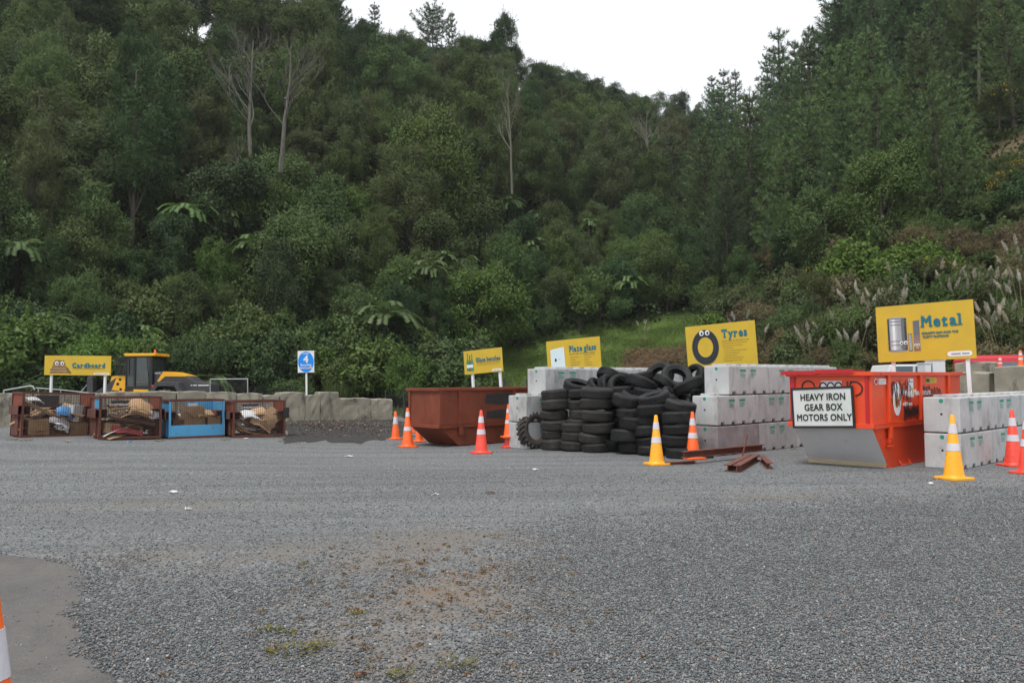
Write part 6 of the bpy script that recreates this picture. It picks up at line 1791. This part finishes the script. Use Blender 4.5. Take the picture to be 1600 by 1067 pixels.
    # 4) tree ferns
    for (px, py, Y, s, v, lab) in ((602, 492, 46, 1.15, 0, 'largest pale green tree fern, in the middle of the bank right of the number sign'), (690, 548, 45, .85, 1, 'low tree fern by the grass, left of the Glass bottles sign'), (716, 538, 46.5, .8, 2, 'tree fern just above the left end of the Glass bottles sign'),
            (520, 420, 54, .8, 0, 'tree fern higher in the bank above the number sign'), (82, 500, 41, .75, 0, 'tree fern in the bank above the Cardboard sign'), (62, 520, 40.5, .6, 1, 'small tree fern just above the left end of the Cardboard sign'), (222, 516, 42, .75, 1, 'tree fern hanging above the loader cab roof'), (228, 540, 41.5, .8, 0, 'tree fern behind the loader cab'),
            (265, 566, 41.5, .9, 1, 'tree fern behind the rear of the loader'), (312, 556, 42, .8, 1, 'tree fern right of the loader'), (330, 590, 40, .7, 1, 'low tree fern at the back end of the loader'), (185, 560, 41.5, .6, 1, 'small tree fern left of the loader cab'), (205, 412, 50, .6, 0, 'small pale tree fern halfway up the left slope'),
            (836, 382, 66, 1.0, 0, 'tree fern halfway up the slope above the Plate glass sign'), (835, 455, 61, .85, 1, 'tree fern above the grass bank, over the Plate glass sign'), (880, 432, 64, .8, 2, 'tree fern in the middle slope right of the Plate glass sign'), (975, 450, 68, .8, 1, 'tree fern on the slope between the Plate glass and Tyres signs'),
            (1075, 418, 70, 1.1, 2, 'wide dark tree fern under the pines above the Tyres sign'), (1040, 330, 80, .9, 2, 'tree fern under the trees high above the Tyres sign'), (742, 470, 52, .7, 0, 'tree fern above the Glass bottles sign'), (790, 480, 56, .7, 1, 'tree fern at the top left of the grass bank'), (950, 478, 62, .7, 0, 'low tree fern at the top edge of the grass bank')):
        q = at(px, py, Y); H = {0: 2.9, 1: 1.9, 2: 3.4}[v] * s
        plant('fern', q.x, Y, s, jit((.115, .19, .06), rnd, .12), 'pale green', rnd, var=v, zoff=q.z - H * .95 - tz(q.x, Y), label=lab, tilt=.1)
    n = 0
    while n < 20:
        px = rnd.uniform(470, 1090) if n < 15 else rnd.uniform(-20, 420); dk = float(np.interp(px, HP[:, 0], HP[:, 2]))
        y = dk + rnd.uniform(.5, 17); x = (px - 800) / 1300 * y
        n += 1
        plant('fern', x, y, rnd.uniform(.7, 1.0), jit((.105, .175, .052), rnd, .15), 'pale green', rnd, var=rnd.randrange(3), zoff=rnd.uniform(.8, 2.4), tilt=.12)
    # 5) bushes along the foot of the slopes
    def scatter(n, x0, x1, d0, d1, kinds, s0, s1, tints, dmin=.9):
        c = 0
        for _ in range(n * 12):
            if c >= n: break
            px = rnd.uniform(x0, x1); db, dk = float(np.interp(px, HP[:, 0], HP[:, 1])), float(np.interp(px, HP[:, 0], HP[:, 2]))
            y = rnd.uniform(db + d0 * (dk - db), db + d1 * (dk - db)); x = (px - 800) / 1300 * y
            s = rnd.uniform(s0, s1)
            if bareness(x, y) > .3 or not ok(x, y, dmin * s): continue
            k = rnd.choice(kinds); tn = rnd.choice(tints); c += 1
            plant(k, x, y, s, jit(TINT[tn], rnd), tn, rnd, zoff=-.1)
    scatter(130, -60, 745, .05, 1.3, ('bush', 'bush', 'bush', 'scrub'), .9, 2.0, ('deep green', 'mid green', 'mid green', 'bright green', 'olive green'))
    scatter(58, 740, 1120, 1.06, 1.5, ('bush', 'bush', 'scrub'), .9, 1.8, ('mid green', 'bright green', 'olive green', 'deep green'))
    scatter(110, 1110, 1700, .28, 1.35, ('scrub', 'scrub', 'scrub', 'bush'), .7, 1.35, ('olive green', 'brownish green', 'dry brown', 'dry brown', 'mid green'))
    scatter(30, 1090, 1640, .02, .4, ('scrub', 'scrub', 'bush'), .5, .95, ('olive green', 'brownish green', 'dry brown'))
    scatter(26, 1485, 1680, 1.2, 1.6, ('bush', 'scrub', 'bush'), .6, 1.05, ('deep green', 'mid green', 'olive green', 'mid green'))
    for (px, py, Y, s, lab) in ((1390, 417, 41, 1.35, 'rounded bright green bush on the right slope above the pampas plumes, left of its twin'), (1443, 414, 40, 1.4, 'rounded bright green bush on the right slope above the pampas plumes, right of its twin'), (1320, 432, 43, 1.4, 'bright green bush left of the two rounded ones on the right slope'), (1478, 425, 39, 1.0, 'smaller bright green bush right of the rounded twins'),
            (1112, 505, 44, .9, 'small bright green bush just above the Tyres sign')):
        q = at(px, py, Y)
        plant('bush', q.x, Y, s, (.10, .17, .03), 'bright green', rnd, zoff=q.z - 1.5 * s - tz(q.x, Y), label=lab)
    # broom like bush by the number sign and a flax like clump on the grass
    return rnd
rnd_f = forest()

# pampas clumps on the right slope
def pampas_all():
    rnd = random.Random(5)
    spots = ((1298, 455, 37), (1372, 442, 37), (1383, 470, 36), (1408, 448, 37), (1350, 480, 35), (1470, 428, 37), (1482, 432, 36), (1525, 420, 35), (1553, 430, 34), (1572, 440, 34), (1592, 388, 36), (1598, 440, 33), (1330, 490, 34), (1265, 480, 36), (1566, 500, 31), (1590, 490, 31), (1545, 490, 32), (1155, 470, 44), (1420, 480, 35.5), (1005, 508, 54), (1345, 462, 36.5), (1362, 458, 37.5), (1310, 470, 36), (1436, 440, 37.5), (1500, 440, 36), (1512, 455, 35), (1540, 445, 35), (1565, 465, 33), (1582, 415, 35.5), (1335, 440, 39), (1400, 430, 39), (1180, 480, 41))
    for i, (px, py, Y) in enumerate(spots):
        lv, pls = PAMPAS[i % 3]
        q = at(px, py, Y); s = rnd.uniform(.75, 1.0)
        dx = q.x; z = tz(dx, Y)
        s = max(.62, min(.95, (q.z - z) / 2.2))
        t = thing('pampas_grass', None, 'pampas grass', (dx, Y, z), rot=(0, 0, rnd.uniform(0, 6)), group='plumed pampas clumps on the right slope')
        t.scale = (s,) * 3
        o = link('leaves', lv, t); o.color = jit((.12, .14, .05), rnd) + (1,)
        for g, st in pls[:rnd.randint(3, 7)]:
            p_ = link('plume', g, t); p_.color = jit((.52, .48, .39), rnd, .1) + (1,)
            link('stalk', st, p_)
        TREES.append((t, 'pampas', 'cream plumed', px, py))
pampas_all()

# fine grass over the bank, rough ground cover under the trees, brush on the bare heap
def ground_cover():
    rng = np.random.default_rng(12)
    def blades(n, px0, px1, sel, h, w, col, name, label, lean=.35, ya=None):
        X, Y = [], []
        px = rng.uniform(px0, px1, n * 3); y = rng.uniform(*(ya or (24, 70)), n * 3); x = (px - 800) / 1300 * y
        k = sel(px, x, y) > rng.random(n * 3)
        x, y = x[k][:n], y[k][:n]; n = len(x)
        z = terr(x, y)
        H = h * rng.uniform(.5, 1.4, n) * (.7 + .5 * np.sin(x * 1.3) * np.sin(y * .9))
        A = unit(np.stack([rng.normal(0, lean, n), rng.normal(0, lean, n), np.ones(n)], 1))
        f = Fol(); f.add(leaf_geo(np.stack([x, y, z], 1) + A * (H * .45)[:, None], A, unit(rng.normal(size=(n, 3)) * np.array([1, 1, .2])), H, w), rng.random(n), rng.random(n))
        o = link(name, f.mesh(name, MF_dry)); o.color = col + (1,)
        return tag(o, label, 'grass', kind='stuff')
    blades(70000, 700, 1140, lambda px, x, y: grassiness(x, y) * (1 - .8 * bareness(x, y)), .24, .035, (.115, .175, .05), 'grass', 'bright green grass covering the bank behind the block walls')
    blades(26000, 1060, 1660, lambda px, x, y: np.where(y < np.interp(px, HP[:, 0], HP[:, 2]), .8, 0), .5, .03, (.19, .165, .085), 'dry_grass', 'tawny dry grass on the scrubby right slope', .5, (25, 52))
    blades(5000, 440, 790, lambda px, x, y: np.where((y > 34.5) & (y < 44), .9, 0), .4, .03, (.10, .12, .045), 'rough_grass', 'rough grass behind the end of the old block wall', .5, (34, 45))
    # leafy floor under the forest
    n = 90000
    px = rng.uniform(-300, 1900, n); dk = np.interp(px, HP[:, 0], HP[:, 2]); dr = np.interp(px, HP[:, 0], HP[:, 4])
    y = dk - .5 + (dr - dk) * rng.random(n) ** 1.4; x = (px - 800) / 1300 * y
    k = (px < 735) | (y > dk + 1.2); x, y = x[k], y[k]; n = len(x)
    z = terr(x, y) + rng.random(n) ** 2 * 1.6
    f = Fol(); f.add(leaf_geo(np.stack([x, y, z], 1), rdir(rng, n), unit(rng.normal(size=(n, 3)) + np.array([0, -.5, 1])), .42 * rng.uniform(.5, 1.2, n), .2), rng.random(n), rng.random(n))
    o = link('undergrowth', f.mesh('undergrowth', MF_broad)); o.color = (.045, .075, .024, 1)
    tag(o, 'dark leafy undergrowth between the trees of the hillside', 'undergrowth', kind='stuff')
    # pruned twigs on the bare heap
    n = 9000
    px = rng.uniform(950, 1110, n); y = rng.uniform(38, 54, n); x = (px - 800) / 1300 * y
    k = bareness(x, y) > .25; x, y = x[k], y[k]; n = len(x)
    z = terr(x, y) + rng.random(n) * .5
    A = unit(rng.normal(size=(n, 3)) * np.array([1, 1, .35])); L = rng.uniform(.3, 1.3, n)
    f = Fol(); f.add(leaf_geo(np.stack([x, y, z], 1), A, rdir(rng, n), L, .035), rng.random(n), rng.random(n))
    o = link('brush', f.mesh('brush', MF_dry)); o.color = (.2, .135, .09, 1)
    tag(o, 'brown cut branches strewn over the bare heap between two signs', 'brush', kind='stuff')
    # weeds in the gravel
    c = [(P(q[0], q[1]), q[2]) for q in ((420, 985, .5), (455, 1020, .9), (500, 1012, .5), (715, 1040, .7), (450, 990, .4), (625, 1058, .5), (40, 689, 1.0), (20, 688, .8), (250, 690, .8), (352, 688, .8), (440, 690, .6), (560, 960, .35), (475, 882, .3), (1500, 735, .4), (1240, 702, .5))]
    f = Fol()
    for p, s in c:
        n = int(60 * s); a = rng.random(n) * 6.28; r = .16 * s * np.sqrt(rng.random(n))
        C = np.stack([p.x + r * np.cos(a), p.y + r * np.sin(a), np.full(n, p.z + .012) + rng.random(n) * .02 * s], 1)
        A = unit(np.stack([np.cos(a), np.sin(a), rng.uniform(.1, .9, n)], 1))
        f.add(leaf_geo(C, A, unit(rng.normal(size=(n, 3)) * .5 + np.array([0, 0, 1])), .05 * (.5 + s), .011), rng.random(n), rng.random(n))
    o = link('weeds', f.mesh('weeds', MF_dry)); o.color = (.16, .155, .05, 1)
    tag(o, 'small yellow green weeds sprouting from the gravel', 'weeds', kind='stuff')
ground_cover()
def moss():
    rng = np.random.default_rng(31); n = 150
    X = -.62 + rng.normal(0, .62, n); Y = 5.9 + rng.normal(0, 1.3, n)
    s = rng.uniform(.015, .06, n) * (rng.random(n) ** .6)
    f = Fol(); q = 22; k = np.repeat(np.arange(n), q); a = rng.random(n * q) * 6.28; r = np.sqrt(rng.random(n * q)) * s[k] * 1.4
    C = np.stack([X[k] + r * np.cos(a), Y[k] + r * np.sin(a) * .8, .006 + .012 * rng.random(n * q)], 1)
    f.add(leaf_geo(C, rdir(rng, n * q), unit(rng.normal(size=(n * q, 3)) * .6 + np.array([0, 0, 1])), .018, .010), rng.random(n * q), np.repeat(rng.random(n), q))
    o = link('moss', f.mesh('moss', MF_dry)); o.color = (.20, .135, .07, 1)
    tag(o, 'orange brown moss in scattered flecks on the worn middle of the gravel', 'moss', kind='stuff')
moss()

def extra_plants():
    rnd = random.Random(9); rng = np.random.default_rng(9)
    # upright broom bush and flax clumps: long narrow upright leaves
    def spiky(px, py, Y, h, w, n, col, name, label, cat, lean):
        q = at(px, py, Y); z = tz(q.x, Y)
        a = rng.random(n) * 6.28; d = np.stack([np.cos(a), np.sin(a), np.zeros(n)], 1)
        A = unit(d * rng.uniform(0, lean, n)[:, None] + np.array([0, 0, 1])); L = h * rng.uniform(.55, 1.05, n)
        f = Fol(); f.add(leaf_geo(d * rng.uniform(0, w, n)[:, None] + A * (L * .5)[:, None], A, rdir(rng, n), L, .035), rng.random(n), rng.random(n) * .5)
        o = link(name, f.mesh(name, MF_fine)); o.location = (q.x, Y, z); o.color = col + (1,)
        return tag(o, label, cat)
    spiky(524, 600, 37, 1.5, .35, 420, (.06, .09, .03), 'broom_bush', 'upright feathery dark bush behind the end of the old wall, right of the number sign', 'shrub', .3)
    spiky(1045, 535, 46, .8, .2, 160, (.05, .065, .03), 'flax_clump', 'dark tuft alone on the bright grass left of the Tyres sign', 'plant', .7)
    spiky(1225, 480, 37, 1.3, .2, 220, (.04, .065, .022), 'flax_clump', 'dark spiky flax clump on the scrub slope right of the Tyres sign', 'plant', .8)
    spiky(1560, 572, 20.9, .35, .5, 200, (.16, .15, .06), 'weed_tuft', 'dry weeds growing on top of the old concrete block at the right edge', 'plant', .7)
    # gorse in flower: yellow flecks over scrub
    for (px, py, Y, s, lab) in ((1588, 268, 45, .9, 'gorse bush with yellow flowers below the orange bank, upper right'), (1568, 290, 44, .8, 'lower yellow flowered gorse bush at the upper right'), (1270, 450, 39, .9, 'gorse bush flecked yellow, left of the pampas'), (1455, 415, 38, .8, 'gorse bush flecked yellow beside the rounded bright bushes'), (1560, 150, 48, 1.2, 'yellowish bush at the foot of the pale leaning pine')):
        q = at(px, py, Y); z0 = tz(q.x, Y)
        t = plant('scrub', q.x, Y, s, (.07, .085, .03), 'olive green', rnd, name='gorse_bush', zoff=q.z - 1.2 * s - z0, label=lab)
        n = 150 if Y > 42 and Y < 46 else 30; d = rdir(rng, n); d[:, 2] = np.abs(d[:, 2])
        C = d * np.array([1.15, 1.15, .95]) * rng.uniform(.85, 1.1, n)[:, None] + np.array([0, 0, .8])
        f = Fol(); f.add(leaf_geo(C, rdir(rng, n), d, .09, .07), rng.random(n))
        o = link('blossoms', f.mesh('blossoms', MF_dry), t); o.color = (.55, .36, .02, 1)
extra_plants()

# ------------------------------------------------------------------ labels for the mass of trees: colour, kind, height on the slope, what it stands above
def label_trees():
    marks = [(-200, 'beyond the left edge'), (30, 'over the far left blocks'), (120, 'over the Cardboard sign'), (225, 'over the loader cab'), (320, 'over the loader rear'), (400, 'over the rightmost cage'), (480, 'over the number sign'), (545, 'over the mouldy old block'), (610, 'over the largest tree fern'),
             (680, 'over the brown skip'), (755, 'over the Glass bottles sign'), (830, 'over the left block wall'), (895, 'over the Plate glass sign'), (960, 'over the dusty tyre stacks'), (1035, 'over the yellow cone, centre'), (1125, 'over the Tyres sign'), (1210, 'over the middle block wall'), (1290, 'over the notice board'), (1370, 'over the oval skip emblem'), (1445, 'over the Metal sign'), (1520, 'right of the Metal sign'), (1580, 'over the red van'), (1750, 'beyond the right edge')]
    noun = {'fern': 'tree fern', 'broad': 'leafy tree', 'fine': 'feathery tree', 'tall': 'canopy tree', 'pine': 'pine', 'bigpine': 'big pine', 'bush': 'leafy bush', 'scrub': 'wiry bush', 'youngpine': 'young pine', 'pampas': 'pampas clump'}
    grp = {'fern': 'tree ferns of the slope', 'broad': 'leafy trees of the hillside', 'fine': 'feathery trees of the hillside', 'tall': 'canopy trees of the upper slope', 'pine': 'pines of the right hill', 'bush': 'bushes along the slopes', 'scrub': 'wiry bushes along the slopes', 'pampas': 'plumed pampas clumps on the right slope'}
    ordn = ['first', 'second', 'third', 'fourth', 'fifth', 'sixth', 'seventh', 'eighth', 'ninth', 'tenth', 'eleventh', 'twelfth']
    bag = {}
    for (t, kind, tint, px, py) in TREES:
        h = 'very top' if py < 45 else 'high up' if py < 150 else 'upper slope' if py < 235 else 'mid slope' if py < 320 else 'lower slope' if py < 410 else 'low down' if py < 490 else 'slope foot'
        m_ = min(marks, key=lambda q: abs(q[0] - px))[1]
        bag.setdefault((tint, kind, h, m_), []).append((px, t))
    for (tint, kind, h, m_), L in bag.items():
        L.sort(key=lambda q: q[0])
        for i, (px, t) in enumerate(L):
            s = f'{tint} {noun[kind]}, {h} {m_}'
            if len(L) > 1: s += f', {ordn[min(i, 11)]} from left'
            t['label'] = s; t['group'] = grp.get(kind, 'trees of the hillside')
label_trees()

# ------------------------------------------------------------------ the damp air between: pale, even haze
def haze():
    m = bpy.data.materials.new('haze'); m.use_nodes = True
    nt = m.node_tree; nt.nodes.clear()
    o = nt.nodes.new('ShaderNodeOutputMaterial'); v = nt.nodes.new('ShaderNodeVolumePrincipled')
    v.inputs['Color'].default_value = (.93, .96, 1.0, 1); v.inputs['Density'].default_value = .00026
    nt.links.new(v.outputs[0], o.inputs['Volume'])
    mb = MB(); mb.box(-330, 330, -60, 330, -2.2, 75)
    h = mb.build('haze', m); tag(h, kind='stuff')
haze()
